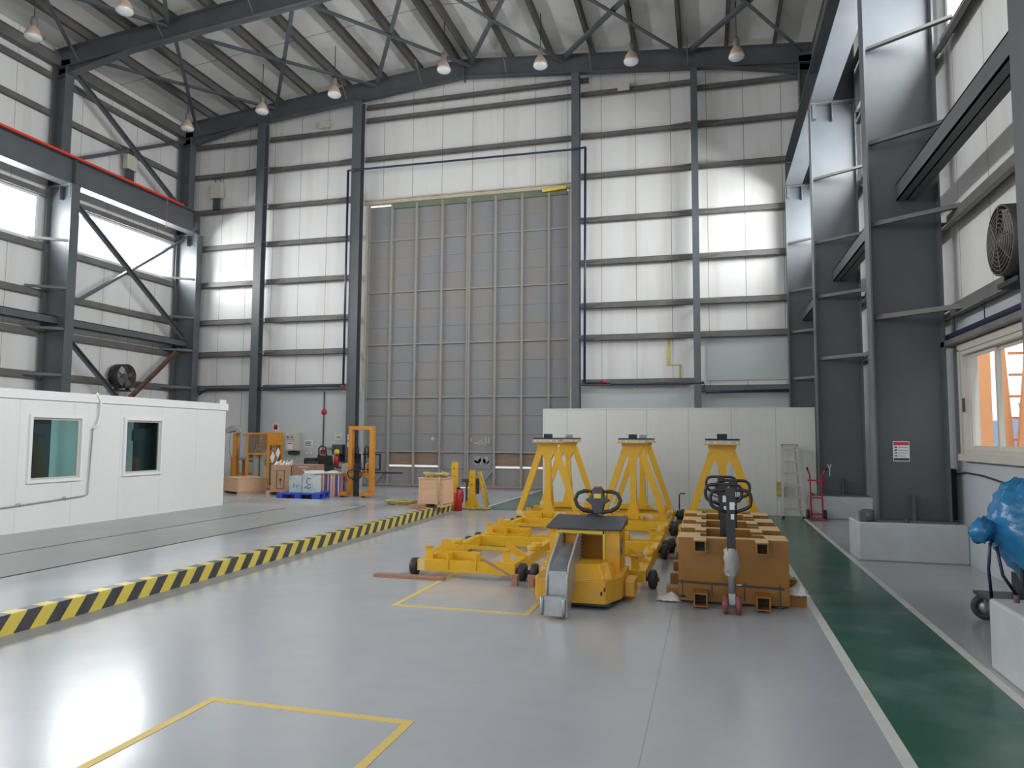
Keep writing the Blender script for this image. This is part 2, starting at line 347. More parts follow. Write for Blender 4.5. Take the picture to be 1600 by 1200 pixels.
# raised slab on the left with a striped kerb face, ramping down at its far end
XK = -5.6
sl = MB().box(XL+0.02, XK-0.13, Y0+0.02, 15.3, 0.0, ZP)
sl.add([(XL+0.02,15.3,0.0),(XK-0.13,15.3,0.0),(XK-0.13,15.3,ZP),(XL+0.02,15.3,ZP),(XL+0.02,16.3,0.0),(XK-0.13,16.3,0.0)],
       [(2,3,4,5),(0,1,5,4),(1,2,5),(0,4,3)])
slab = sl.build('raised_slab', FL); tag(slab, 'raised grey floor slab running along the left side under the white cabin', 'slab', kind='structure')
kb = MB().box(XK-0.13, XK, Y0+0.02, 15.28, 0.0, ZP)
tag(kb.build('kerb', HAZ), 'black and yellow striped kerb edge of the raised slab', 'kerb', kind='structure')
for x, lab in ((-7.1, 'dark recessed rail groove nearer the striped kerb'), (-8.48, 'dark recessed rail groove nearer the white cabin')):
    y1 = 14.1 if x > -8 else 13.3
    trim(MB().box(x-0.02, x+0.02, Y0+0.1, y1, ZP-0.004, ZP+0.002), INK, lab)
# painted lines
LT = 0.003
CONC = mat('bare_concrete', (0.36, 0.365, 0.355), 0.42, var=(0.42, 0.425, 0.42), scale=1.2, amt=0.7)
trim(MB().box(XK, XK+0.25, Y0+0.02, 15.28, 0.0, LT), mat('dull_grey_strip', (0.27, 0.275, 0.275), 0.5, var=(0.33, 0.33, 0.325), scale=2, amt=0.6), 'dull grey strip along the foot of the striped kerb')  # flat strip darker than the floor, laid along the kerb
trim(MB().box(-10.12, -7.12, Y0+0.02, 14.0, ZP-0.002, ZP+0.001), CONC, 'dull grey concrete band between the white cabin and the rail groove')
struct('trim_101', MB().box(0.99, 1.84, -6, 16.68, 0.0, LT), GREEN, 'green painted walkway on the right of the hall', 'walkway')
trim(MB().box(0.92, 0.99, -6, 16.68, 0.0, LT), LINEW, 'white line along the left edge of the green walkway')
trim(MB().box(1.84, 1.91, -6, 16.68, 0.0, LT), LINEW, 'white line along the right edge of the green walkway')
trim(MB().prism([(-5.1,15.9),(0.9,15.9),(0.9,16.68),(-4.0,16.68),(-4.0,22.3),(-5.1,22.3)], 0, LT, 'xy'), GREEN, 'green crossing lane in front of the big door')
trim(MB().box(-5.17, -5.1, 15.9, 22.3, 0.0, LT), LINEW, 'white line beside the green crossing lane')
trim(MB().box(-11.0, -5.2, 21.75, 22.3, 0.0, LT), FLRED, 'faded red floor band at the foot of the big door')
for k in range(6):
    trim(MB().box(-12.4+0.02*k, -12.32+0.02*k, 15.0+0.42*k-2.0, 15.25+0.42*k-2.0, ZP, ZP+LT) if 0 else MB().box(-10.75, -10.68, 13.6+0.3*k, 13.72+0.3*k, ZP, ZP+LT), JAMB, '%s beige dash of the floor line by the cabin corner' % ['first','second','third','fourth','fifth','sixth'][k])
def rect(x0, x1, y0, y1, w, lab):
    mb = MB(); mb.box(x0, x1, y1-w, y1, 0, LT); mb.box(x0, x0+w, y0, y1-w, 0, LT); mb.box(x1-w, x1, y0, y1-w, 0, LT)
    mb.box(x0+w, x1-w, y0, y0+w, 0, LT); trim(mb, LINEY, lab)
rect(-3.06, -1.68, 2.2, 4.02, 0.055, 'yellow tape rectangle on the floor closest to the viewer')
rect(-3.04, -1.65, 6.64, 9.3, 0.055, 'yellow tape rectangle on the floor under the front trolley')

# walls with openings
def wall_x(name, x0, x1, y0, y1, z0, z1, openings, m, label):
    """wall whose face is a constant-x plane; openings = (y0,y1,z0,z1)"""
    mb = MB(); ys = sorted({y0, y1, *[o[0] for o in openings], *[o[1] for o in openings]})
    for a, b_ in zip(ys, ys[1:]):
        ops = sorted([(o[2], o[3]) for o in openings if o[0] <= a+1e-6 and o[1] >= b_-1e-6]); z = z0
        for (p, q) in ops:
            if p > z: mb.box(x0, x1, a, b_, z, p)
            z = q
        if z < z1: mb.box(x0, x1, a, b_, z, z1)
    return struct(name, mb, m, label)
bays = ((-4.7, 0.3), (0.8, 5.7), (6.3, 10.9), (11.6, 16.35), (17.2, 21.93))
wall_x('wall_left', XL-0.1, XL, Y0, YB+0.12, 0, 13.48, [(a, b_, 7.3, 8.72) for a, b_ in bays], WALLS, 'white panelled left wall with a strip of high windows')
wall_x('wall_right', XR+0.05, XR+0.15, Y0, YB+0.12, 3.35, 13.5, [(a, b_, 7.3, 8.72) for a, b_ in bays], WALLS, 'white panelled upper right wall behind the steel columns')
wall_x('wall_right_lower', XR, XR+0.15, Y0, YB+0.12, 0, 3.35, [(8.0, 10.82, 1.46, 2.85)], MASON, 'blue grey masonry lower right wall with a sliding window')
# back wall with the tall door opening
DX0, DX1, DZ = -11.42, -4.25, 9.72
bw = MB(); TOPZ = 14.2
def gable(x): return zr(x)+0.62
for a, b_ in ((XL-0.1, DX0), (DX1, XR+0.15)):
    bw.prism([(a, 3.2), (b_, 3.2), (b_, gable(b_)), (a, gable(a))], YB, YB+0.1)
bw.box(XL-0.1, -15.5, YB, YB+0.1, 0, 3.2)
bw.prism([(DX0, DZ), (DX1, DZ), (DX1, gable(DX1)), (XM, gable(XM)), (DX0, gable(DX0))], YB, YB+0.1)
struct('wall_back', bw, WALLB, 'white panelled back wall around the big sliding door')
bl = MB(); bl.box(-15.5, DX0, YB-0.06, YB+0.12, 0, 3.2); bl.box(DX1, XR, YB-0.06, YB+0.12, 0, 3.2)
bl.box(-0.05, XR, YB-0.05, YB, 3.4, 4.72)
struct('wall_back_lower', bl, MASONB, 'blue grey masonry base of the back wall')
# roof
rf = MB()
for xa, xb in ((XL-0.2, XM), (XM, XR+0.3)):
    za, zb = zr(xa)+0.82, zr(xb)+0.82
    rf.add([(xa,Y0,za),(xb,Y0,zb),(xb,YB+0.2,zb),(xa,YB+0.2,za),(xa,Y0,za+0.1),(xb,Y0,zb+0.1),(xb,YB+0.2,zb+0.1),(xa,YB+0.2,za+0.1)],
           [(0,1,2,3),(4,7,6,5),(0,4,5,1),(1,5,6,2),(2,6,7,3),(3,7,4,0)])
struct('ceiling', rf, ROOFP, 'pale grey sheeted pitched roof seen from below', 'ceiling')

# high windows
wi = [0]
def high_window(x, s, y0, y1, side):
    wi[0] += 1
    e = thing('window_%d' % wi[0], 'high window strip of the %s, %s' % (side, ['behind the viewer', 'beside the viewer', 'nearest in view', 'second in view', 'next to the back wall'][(wi[0]-1) % 5]), 'window', (x, (y0+y1)/2, 7.3)); e['kind'] = 'structure'
    mb = MB(); x0, x1 = x-0.12, x+0.12; w = 0.09
    mb.box(x0, x1, y0, y1, 7.3, 7.3+w); mb.box(x0, x1, y0, y1, 8.72-w, 8.72); mb.box(x0, x1, y0, y0+w, 7.3+w, 8.72-w); mb.box(x0, x1, y1-w, y1, 7.3+w, 8.72-w)
    mb.build('window_frame', WHITE, e, True)
    MB().box(x-0.005, x+0.005, y0+w, y1-w, 7.3+w, 8.72-w).build('pane', GLASS, e, True)
for a, b_ in bays: high_window(XL-0.03, 1, a, b_, 'left wall')
for a, b_ in bays: high_window(XR+0.08, -1, a, b_, 'right wall')

# ================================================================ STEELWORK
ORD = ['lowest', 'second', 'third', 'fourth', 'fifth', 'sixth', 'seventh', 'eighth', 'ninth']
FN = ['behind the viewer', 'beside the viewer', 'nearest in view', 'second in view', 'third in view', 'in the far corner']
zb_r = {5.9: 0.5, 11.2: 0.52, 16.7: 0.46}
def frame_column(side, y, k):
    s = 1 if side == 'right' else -1
    xi, xo = (2.25, 3.12) if s > 0 else (-18.05, -18.92)
    zb = zb_r.get(y, 0.4) if s > 0 else 0.3
    lab = ('deep dark grey steel column on the %s wall, %s' % (side, FN[k]))
    e = thing('steel_column', lab, 'column', ((xi+xo)/2, y, zb), 0, 'deep frame columns of the %s wall' % side)
    fwid = 0.3; t = 0.025
    MB().box(xi, xo, y-0.01, y+0.01, zb, 9.0).build('web', STEEL, e, True)
    MB().box(xi-s*t, xi, y-fwid/2, y+fwid/2, zb, 9.0).build('flange', STEEL, e, True)
    MB().box(xo, xo+s*t, y-fwid/2, y+fwid/2, zb, zr(xo)+0.6).build('flange', STEEL, e, True)
    xu = xi + s*0.45
    mb = MB(); mb.box(xu, xo, y-0.01, y+0.01, 9.03, zr(xo)+0.3); mb.box(xu-s*t, xu, y-fwid/2, y+fwid/2, 9.03, zr(xu)); mb.build('upper_column', STEEL, e, True)
    MB().box(xi-s*t, xo, y-fwid/2-0.02, y+fwid/2+0.02, 9.0, 9.03).build('cap_plate', STEEL, e, True)
    mb = MB(); mb.box(xi+s*0.02, xi+s*0.1, y-0.15, y-0.01, 8.68, 9.0); mb.box(xi+s*0.42, xi+s*0.44, y-0.15, y-0.01, 8.62, 9.0); mb.build('stiffener', STEEL, e, True)
    mb = MB(); mb.box(xi-s*0.06, xo+s*0.05, y-0.19, y+0.19, zb, zb+0.03)
    mb.box(xi+s*0.42, xi+s*0.44, y-0.17, y-0.01, zb+0.03, zb+0.38); mb.build('base_plate', STEEL, e, True)
    for z in (3.35, 4.7, 5.9, 7.32):
        MB().angle((xi+s*0.03, y-0.06, z), (XR-0.06 if s > 0 else XL+0.06, y-0.62, z+0.03), 0.07, 0.01).build('flange_brace', STEELD, e, True)
    # rafter half and haunch
    return e
for k, y in enumerate(FR):
    frame_column('left', y, k); frame_column('right', y, k)
    e = thing('roof_rafter', 'dark grey tapered roof rafter spanning the hall over the columns %s' % FN[k], 'rafter', (XM, y, zr(XM)), 0, 'roof rafters')
    for xa, xb, nm in ((XL+0.2, XM, 'left'), (XM, XR-0.2, 'right')):
        za, zc = zr(xa), zr(xb)
        mb = MB(); mb.prism([(xa, za), (xb, zc), (xb, zc+0.6), (xa, za+0.6)], y-0.01, y+0.01)
        mb.build('web', STEEL, e, True)
        for dz in (0.0, 0.585):
            mb = MB(); mb.prism([(xa, za+dz), (xb, zc+dz), (xb, zc+dz+0.02), (xa, za+dz+0.02)], y-0.125, y+0.125); mb.build('flange', STEEL, e, True)
        xe = xa + (3.0 if nm == 'left' else 0); xh = (xa, xa+2.6) if nm == 'left' else (xb-2.6, xb)
        a, b_ = xh
        mb = MB()
        if nm == 'left': mb.prism([(a, zr(a)-0.28), (b_, zr(b_)), (a, zr(a))], y-0.01, y+0.01); mb.bar((a, y, zr(a)-0.28), (b_, y, zr(b_)), 0.25, 0.02)
        else: mb.prism([(b_, zr(b_)-0.28), (b_, zr(b_)), (a, zr(a))], y-0.01, y+0.01); mb.bar((a, y, zr(a)), (b_, y, zr(b_)-0.28), 0.25, 0.02)
        mb.build('haunch', STEEL, e, True)
    mb = MB()
    mb.box(XM-0.02, XM+0.02, y-0.14, y+0.14, zr(XM)-0.1, zr(XM)+0.6)
    mb.build('ridge_plate', STEEL, e, True)
    for x in [XM+d for d in (-10.3,-7.3,-4.3,-1.5,1.5,4.3,7.3)]:
        for sg in (-1, 1):
            MB().bar((x, y+sg*0.02, zr(x)+0.03), (x, y+sg*0.65, zr(x)+0.66), 0.03, 0.03).build('fly_brace', STEELD, e, True)

# purlins
pn = 0
PX = [-0.27-1.37*i for i in range(9)] + [0.27+1.37*i for i in range(9)]
for i, d in enumerate(PX):
    x = XM+d
    if not XL+0.1 < x < XR-0.05: continue
    z = zr(x)+0.6; j = i % 9; sd = 'left' if d < 0 else 'right'; t = 0.012
    mb = MB(); mb.box(x-t/2, x+t/2, Y0, YB, z, z+0.23); mb.box(x-0.1, x+0.0, Y0, YB, z, z+t); mb.box(x-0.1, x-0.088, Y0, YB, z, z+0.03); mb.box(x, x+0.1, Y0, YB, z+0.23-t, z+0.23)
    o = mb.build('roof_purlin', PURLIN); tag(o, 'dark roof purlin on the %s slope, %s from the ridge' % (sd, ['first','second','third','fourth','fifth','sixth','seventh','eighth','ninth'][j]), 'purlin', 'roof purlins')
for x, sd in ((XL+0.18, 'left'), (XR-0.15, 'right')):
    mb = MB(); mb.box(x-0.1, x+0.1, Y0, YB-0.05, zr(x)+0.1, zr(x)+0.4); mb.box(x-0.14, x+0.14, Y0, YB-0.05, zr(x)+0.4, zr(x)+0.42)
    o = mb.build('eaves_beam', STEELD); tag(o, 'dark eaves beam along the top of the %s wall' % sd, 'beam')

# roof cross bracing in the bays seen
NX = [-18.3, -14.9, -10.95, -7.55, -4.4, -0.5, 2.8]
for (ya, yb, bn) in ((16.7, 22.1, 'far bay'), (11.2, 16.7, 'middle bay'), (5.9, 11.2, 'near bay')):
    for i, (xa, xb) in enumerate(zip(NX, NX[1:])):
        for (p, q, dr) in ((xa, xb, 'rightward'), (xb, xa, 'leftward')):
            o = MB().angle((p, ya+0.12, zr(p)+0.32), (q, yb-0.12, zr(q)+0.32+ (0.09 if dr == 'leftward' else 0)), 0.11, 0.014).build('roof_brace', STEEL)
            tag(o, 'dark roof brace leaning %s in the %s, %s crossing from the left wall' % (dr, bn, ['first','second','third','fourth','fifth','sixth'][i]), 'brace', 'roof braces')

# wall girts (channels)
def channel_x(x0, x1, y, z, h=0.2, d=0.09):          # runs along X on the back wall, web against the flange tips
    return MB().box(x0, x1, y, y+0.01, z, z+h).box(x0, x1, y-d, y, z, z+0.012).box(x0, x1, y, y+d, z+h-0.012, z+h).box(x0, x1, y-d, y-d+0.01, z, z+0.025)
WP = [(-15.5, 0.3), (-11.68, 0.34), (-4.0, 0.25), (-0.33, 0.2)]
BAYX = [(-18.9, -15.64, [3.27, 4.51, 5.69, 7.09, 8.47, 9.84, 11.2, 12.35], 'left of the first wind post'),
        (-15.36, -11.84, [3.27, 4.51, 5.69, 7.09, 8.47, 9.84, 11.2, 12.35], 'between the first and second wind posts'),
        (-11.5, -4.12, [11.22, 12.62, 13.1], 'above the big door'),
        (-3.88, -0.42, [3.28, 4.69, 5.71, 7.1, 8.47, 9.9, 11.22, 12.62], 'just right of the big door'),
        (-0.24, 3.1, [3.05, 4.69, 5.71, 7.1, 8.47, 9.9, 11.22, 12.4], 'in its far right bay')]
for (xa, xb, zs, where) in BAYX:
    for i, z in enumerate(zs):
        xa2, xb2 = xa, xb
        nm = ORD[i] if len(zs) > 3 else ['lowest', 'middle', 'topmost'][i]
        if xa == -11.5 and i == 2: xb2 = -3.62
        o = channel_x(xa2, xb2, YB-0.14, z).build('wall_girt', STEELD)
        tag(o, '%s grey girt of the back wall, %s' % (nm, where), 'girt', 'back wall girts')
def channel_y(x, s, y0, y1, z, h=0.2, d=0.09):
    return MB().box(x, x-s*0.01, y0, y1, z, z+h).box(x, x-s*d, y0, y1, z, z+0.012).box(x, x+s*d, y0, y1, z+h-0.012, z+h)
BN = ['behind the viewer', 'beside the viewer', 'in the nearest bay in view', 'in the middle bay in view', 'in the far bay']
for i in range(5):
    ya, yb = FR[i]+0.16, FR[i+1]-0.16
    for j, z in enumerate((3.3, 4.55, 5.72, 7.1, 8.72, 9.9, 11.2, 12.35)):
        if j == 4 : pass
        if i == 0: continue
        for sd, s, x in (('left', -1, XL+0.12), ('right', 1, XR-0.08)):
            o = channel_y(x, s, ya, yb, z).build('wall_girt', STEELD)
            tag(o, '%s grey girt of the %s wall %s' % (ORD[j], sd, BN[i]), 'girt', '%s wall girts' % sd)

# wind posts
for i, (x, w) in enumerate(WP):
    top = zr(x)-0.02 if i != 1 else zr(x)-0.02
    e = thing('wind_post', 'slender dark grey steel wind post, %s' % ['behind the orange cylinder cage', 'at the left jamb of the big door', 'at the right jamb of the big door', 'above the middle of the white partition'][i], 'column', (x, 22.15, 0), 0, 'back wall wind posts')
    y0, y1 = 21.98, YB-0.24
    MB().box(x-w/2, x+w/2, y0, y0+0.02, 0.02, top).build('flange', STEEL, e, True)
    MB().box(x-w/2, x+w/2, y1-0.02, y1, 0.02, top).build('flange', STEEL, e, True)
    MB().box(x-0.01, x+0.01, y0+0.02, y1-0.02, 0.02, top).build('web', STEEL, e, True)
    zs = BAYX[0][2] if i < 2 else BAYX[3][2]
    for z in zs[1:-1]:
        for sg in (-1, 1):
            if i == 1 and sg > 0 or i == 2 and sg < 0: continue
            MB().bar((x+sg*0.05, y0+0.06, z+0.1), (x+sg*(w/2+0.62), YB-0.25, z+0.14), 0.06, 0.02).build('flange_brace', STEELD, e, True)
    MB().box(x-w/2-0.08, x+w/2+0.08, 21.9, YB-0.1, 0.0, 0.75 if i < 2 else 0.1).build('base_block', PLINTH, e, True)

# left wall vertical cross bracing and struts
def brace(p, q, lab, m=STEEL, w=0.12):
    o = MB().angle(p, q, w, 0.015, (1,0,0)).build('wall_brace', m); tag(o, lab, 'brace', 'left wall braces'); return o
XB = -18.62
brace((XB, 16.85, 12.75), (XB, 21.95, 9.75), 'upper left wall brace falling from the near column top to the far crane beam')
brace((XB-0.1, 16.85, 9.9), (XB-0.1, 21.95, 12.6), 'upper left wall brace rising away to the far corner column')
brace((XB+0.1, 16.85, 8.85), (XB+0.1, 21.95, 5.2), 'middle left wall brace falling across the far high window')
brace((XB, 16.85, 5.3), (XB, 21.95, 8.85), 'middle left wall brace rising across the far high window')
brace((XB+0.1, 16.85, 4.7), (XB+0.1, 21.9, 0.45), 'lower left wall brace falling away behind the cabin')
brace((XB, 21.95, 4.85), (XB, 16.85, 0.45), 'lower left wall brace rising to the far corner column', RUST)
def strut(x, ya, yb, z, lab):
    mb = MB(); h = 0.24; w = 0.26
    mb.box(x-w/2, x+w/2, ya, yb, z-h/2, z-h/2+0.02); mb.box(x-w/2, x+w/2, ya, yb, z+h/2-0.02, z+h/2); mb.box(x-0.01, x+0.01, ya, yb, z-h/2, z+h/2)
    mb.box(x+w/2-0.02 if x < 0 else x-w/2, x+w/2 if x < 0 else x-w/2+0.02, ya, yb, z-h/2, z+h/2)
    o = mb.build('longitudinal_strut', STEEL); tag(o, lab, 'beam', 'longitudinal struts')
strut(-18.55, 16.72, 22.08, 5.0, 'grey horizontal strut below the far left high window')
strut(-18.55, 11.22, 16.68, 5.0, 'grey horizontal strut below the near left high window')
strut(2.75, 5.92, 11.18, 5.18, 'grey horizontal strut between the two nearest right columns')
strut(2.75, 11.22, 16.68, 5.18, 'grey horizontal strut between the second and third right columns')
strut(2.75, 16.72, 22.08, 5.18, 'grey horizontal strut between the third right column and the corner')

# crane runway beams
for sd, xa, xb, z0, z1 in (('left', -18.4, -18.02, 9.03, 9.85), ('right', 2.22, 2.68, 9.03, 9.8)):
    e = thing('crane_runway_beam', 'long %s crane runway beam carried on the %s columns' % ('dark blue grey' if sd == 'left' else 'pale bellied grey', sd), 'beam', ((xa+xb)/2, 7, z0))
    xm = (xa+xb)/2
    MB().box(xa, xb, Y0, 21.9, z0, z0+0.03).build('flange', STEEL, e, True)
    MB().box(xa, xb, Y0, 21.9, z1-0.03, z1).build('flange', STEEL, e, True)
    MB().box(xm-0.012, xm+0.012, Y0, 21.9, z0+0.03, z1-0.03).build('web', STEEL, e, True)
    MB().box(xm-0.03, xm+0.03, Y0, 21.5, z1, z1+0.06).build('rail', RUST, e, True)
    mb = MB()
    for y in FR: mb.box(xa+0.03, xb-0.03, y-0.02, y+0.0, z0+0.03, z1-0.03)
    mb.build('stiffener', STEEL, e, True)
o = MB().box(-18.0, -17.94, Y0, 21.1, 9.8, 9.86).build('conductor_bar', REDC); tag(o, 'bright red conductor bar along the left crane beam', 'conductor bar')
mb = MB()
for k in range(14):
    z = 9.78-0.075*k; mb.tube([(-17.96+0.016*cos(t)*(k % 2), 20.3+0.016*cos(t)*((k+1) % 2), z+0.035*sin(t)) for t in [2*pi*q/8 for q in range(8)]], 0.006, 5, True)
o = mb.build('hanging_chain', mat('orange_chain', (0.55, 0.16, 0.06), 0.5, var=(0.4, 0.1, 0.05), scale=20, amt=0.5)); tag(o, 'thin orange chain hanging from the left crane beam', 'chain')

# ================================================================ BIG DOOR
dr = thing('door_1', 'tall grey sliding hangar door with two leaves', 'door', ((DX0+DX1)/2, YB, 0)); dr['kind'] = 'structure'
rows = [0.05, 0.64, 1.17]
z = 1.17
while z < 9.6: z += 0.605; rows.append(min(z, 9.66))
cols_l = [-11.4, -10.52, -9.6, -8.66, -7.74]; cols_r = [-7.68, -6.77, -5.86, -4.96, -4.28]
yd = YB+0.06
for li, cols in enumerate((cols_l, cols_r)):
    sheet = MB(); boards = MB()
    gapc = (1, 2)
    for ci, (a, b_) in enumerate(zip(cols, cols[1:])):
        g_ = ci in gapc
        for ri, (p, q) in enumerate(zip(rows, rows[1:])):
            if g_ and ri == 1: boards.box(a, b_, yd+0.01, yd+0.03, p+0.075, q)
            elif g_ and ri == 0: sheet.box(a, b_, yd, yd+0.02, p, q-0.0)
            else: sheet.box(a, b_, yd, yd+0.02, p, q)
    sheet.box(cols[0], -8.1, yd, yd+0.02, 0.02, 0.05) if li == 0 else sheet.box(cols[1]-0.35, cols[-1], yd, yd+0.02, 0.02, 0.05)
    lf = sheet.build('door_leaf', DOORS, dr, True)
    boards.build('timber_infill', BOARD, lf, True)
    for x in cols:
        w = 0.07
        MB().box(x-w/2, x+w/2, yd-0.09, yd, 0.03, 9.7).build('upright', DOORF, lf, True)
    th = MB(); main = MB()
    for ri, z in enumerate(rows):
        if ri >= 2 and (ri-2) % 3 == 0 or ri == 0: main.box(cols[0], cols[-1], yd-0.07, yd, z-0.025, z+0.025)
        else: th.box(cols[0], cols[-1], yd-0.025, yd, z-0.012, z+0.012)
    main.build('cross_rail', DOORF, lf, True); th.build('sheeting_seam', DOORF, lf, True)
    dg = MB()
    for (x, sx) in ((cols[1], -1), (cols[3], 1)):
        dg.bar((x, yd-0.05, 0.62), (x+sx*0.5, yd-0.05, 0.08), 0.05, 0.05, (0,1,0))
    dg.build('corner_brace', DOORF, lf, True)
trim(MB().box(-11.4, -8.1, yd-0.04, yd+0.04, 0.0, 0.055), DOORF, 'floor track of the big door, left length')
trim(MB().box(-7.5, -4.28, yd-0.04, yd+0.04, 0.0, 0.055), DOORF, 'floor track of the big door, right length')
# chalk marks on the door
mk = MB(); yc = yd-0.004
mk.lathe([(0.0, 0.0), (0.075, 0.0), (0.075, 0.003), (0.0, 0.003)], (-8.93, yc, 1.58), (0,-1,0), 14)
for pts in ([(-6.95,1.66),(-6.96,1.5),(-6.94,1.38)], [(-7.08,1.64),(-7.06,1.45),(-7.12,1.4),(-7.2,1.46)], [(-7.2,1.46),(-7.24,1.55),(-7.3,1.5),(-7.24,1.43),(-7.34,1.42),(-7.38,1.5)], [(-7.38,1.5),(-7.42,1.42),(-7.48,1.46)], [(-7.56,1.62),(-7.6,1.56),(-7.56,1.5)]):
    mk.tube([(x, yc, z) for x, z in pts], 0.02, 5)
mk.build('chalk_mark', CHALK, dr, True)
sm = MB(); SMEAR = mat('faint_smear', (0.31, 0.32, 0.335), 0.8, var=(0.24, 0.25, 0.265), scale=6, amt=0.9)
for (x, z, r) in ((-7.35, 0.92, 0.13), (-7.2, 0.85, 0.14), (-7.05, 0.9, 0.12), (-6.95, 0.8, 0.09), (-7.42, 0.8, 0.1)):
    sm.lathe([(0, 0), (r, 0), (r*0.97, 0.004), (0, 0.004)], (x, yc, z), (0,-1,0), 14)
sm.build('pale_smear', SMEAR, dr, True)
# door surround
struct('trim_102', MB().box(DX0-0.1, DX1+0.12, YB-0.12, YB, DZ, DZ+0.1).box(DX0-0.1, DX1+0.12, YB-0.2, YB-0.1, DZ+0.1, DZ+0.14), JAMB, 'cream flashing above the big door', 'trim')
struct('trim_103', MB().box(DX0+0.9, DX1-0.1, YB-0.02, YB+0.04, DZ-0.18, DZ), GREENB, 'green header beam above the big door', 'trim')
struct('trim_104', MB().box(DX0-0.08, DX0, YB-0.04, YB+0.1, 0, DZ), JAMB, 'cream left jamb of the big door', 'trim')
struct('trim_105', MB().box(DX1, DX1+0.08, YB-0.04, YB+0.1, 0, DZ), JAMB, 'cream right jamb of the big door', 'trim')
o = MB().bar((-5.15, YB-0.16, 9.66), (-4.35, YB-0.16, 9.72), 0.04, 0.09).build('yellow_plank', SIGNY); tag(o, 'yellow strip at the top right corner of the big door', 'strip')

# ================================================================ SERVICES on the back wall
def pipe(pts, r, name, m, lab, cat='pipe', clips=None):
    o = MB().tube(pts, r, 8).build(name, m); tag(o, lab, cat); return o
yp = 21.9
pipe([(-11.93, yp, 3.4), (-11.93, yp, 10.82)], 0.04, 'water_pipe', PIPEB, 'dark blue pipe running up left of the big door')
pipe([(-11.93, yp, 10.82), (-11.6, yp, 10.82), (-3.95, yp, 10.76), (-3.7, yp+0.15, 10.85), (-3.66, yp, 10.78)], 0.035, 'water_pipe', PIPEB, 'dark blue pipe crossing above the big door')
pipe([(-3.66, yp, 10.78), (-3.7, yp, 3.32)], 0.04, 'water_pipe', PIPEB, 'dark blue pipe running down right of the big door')
pipe([(-17.9, yp+0.3, 3.15), (-17.6, yp+0.3, 3.32), (-11.93, yp+0.1, 3.38)], 0.035, 'water_pipe', PIPEB, 'dark pipe along the left part of the back wall at head of the masonry')
pipe([(-3.7, yp+0.1, 3.34), (-2.9, yp+0.1, 3.34), (-2.9, yp+0.1, 3.3), (-0.15, yp+0.1, 3.3), (-0.1, yp+0.1, 3.02), (2.2, yp+0.1, 3.05)], 0.04, 'water_pipe', PIPEB, 'dark pipe along the right part of the back wall')
pipe([(-1.19, YB-0.03, 4.7), (-1.19, YB-0.03, 3.9), (-0.86, YB-0.03, 3.9), (-0.86, YB-0.03, 3.3)], 0.022, 'cable_conduit', SIGNY, 'yellowed stepped conduit on the back wall right of the big door')
for (x, z, lab) in ((-11.98, 3.36, 'small red alarm beacon on the dark pipe left of the big door'), (-3.1, 3.4, 'small red alarm beacon on the dark pipe right of the big door')):
    o = MB().lathe([(0.0, 0), (0.06, 0), (0.05, 0.06), (0.0, 0.08)], (x, 21.97, z-0.02), (0,-1,0), 12).build('alarm_beacon', RED); tag(o, lab, 'alarm')
# alarm bell + call point on a conduit
e = thing('fire_alarm_line', 'red fire bell and call point joined by a conduit on the masonry', 'fire alarm', (-12.93, YB-0.08, 1.1))
MB().tube([(-12.93, YB-0.09, 1.15), (-12.93, YB-0.09, 3.2)], 0.02, 6).build('conduit', DGREY, e, True)
MB().lathe([(0, 0), (0.1, 0), (0.1, 0.04), (0.04, 0.08), (0, 0.08)], (-12.93, YB-0.06, 2.5), (0,-1,0), 16).build('bell', RED, e, True)
MB().box(-13.0, -12.86, YB-0.14, YB-0.06, 1.05, 1.19).build('call_point', RED, e, True)
# control panel
e = thing('control_panel', 'cream electrical control box with knobs on the masonry wall', 'control panel', (-14.05, YB-0.2, 1.1))
MB().box(-14.3, -13.8, YB-0.3, YB-0.06, 1.15, 1.78).build('enclosure', CREAM, e, True, bevel=0.01)
for x in (-14.18, -14.02):
    MB().cyl((x, YB-0.3, 1.62), (x, YB-0.33, 1.62), 0.025).build('selector_knob', INK, e, True)
for x in (-14.2, -14.12, -14.04, -13.96):
    MB().cyl((x, YB-0.3, 1.53), (x, YB-0.315, 1.53), 0.014).build('indicator', RUST, e, True)
mb = MB().box(-14.2, -14.0, YB-0.306, YB-0.3, 1.2, 1.44); nt_ = mb.build('notice', PAPER, e, True)
MB().box(-14.18, -14.02, YB-0.309, YB-0.306, 1.38, 1.42).build('notice_heading', SIGNR, nt_, True)
MB().box(-14.2, -13.85, YB-0.24, YB-0.06, 1.02, 1.12).build('cable_gland_tray', INK, e, True)
# signs on walls
def sign(name, x0, x1, z0, z1, y, m, lab, marks, cat='sign'):
    e = thing(name, lab, cat, ((x0+x1)/2, y, z0))
    MB().box(x0, x1, y-0.01, y, z0, z1).build('board', m, e, True)
    for nm, mm, rs in marks:
        mb = MB()
        for (a, b_, c_, d_) in rs:
            mb.box(x0+(x1-x0)*a, x0+(x1-x0)*b_, y-0.013, y-0.01, z0+(z1-z0)*c_, z0+(z1-z0)*d_)
        mb.build(nm, mm, e, True)
    return e
yw = YB-0.06
lines = lambda n, t0, t1: [(0.12, 0.88-0.1*(k % 2), t0+(t1-t0)*k/n, t0+(t1-t0)*(k+0.45)/n) for k in range(n)]
sign('fire_hose_sign', -14.95, -14.72, 1.84, 2.1, yw, PAPER, 'small red and white sign above the cylinder cage', [('pictogram', SIGNR, [(0.15,0.85,0.15,0.85)]), ('symbol', PAPER, [(0.35,0.48,0.25,0.6),(0.55,0.68,0.25,0.6)])])
sign('warning_sign', -13.68, -13.35, 1.27, 1.52, yw, PAPER, 'white sign right of the control box', [('lettering', INK, lines(3, 0.2, 0.9))])
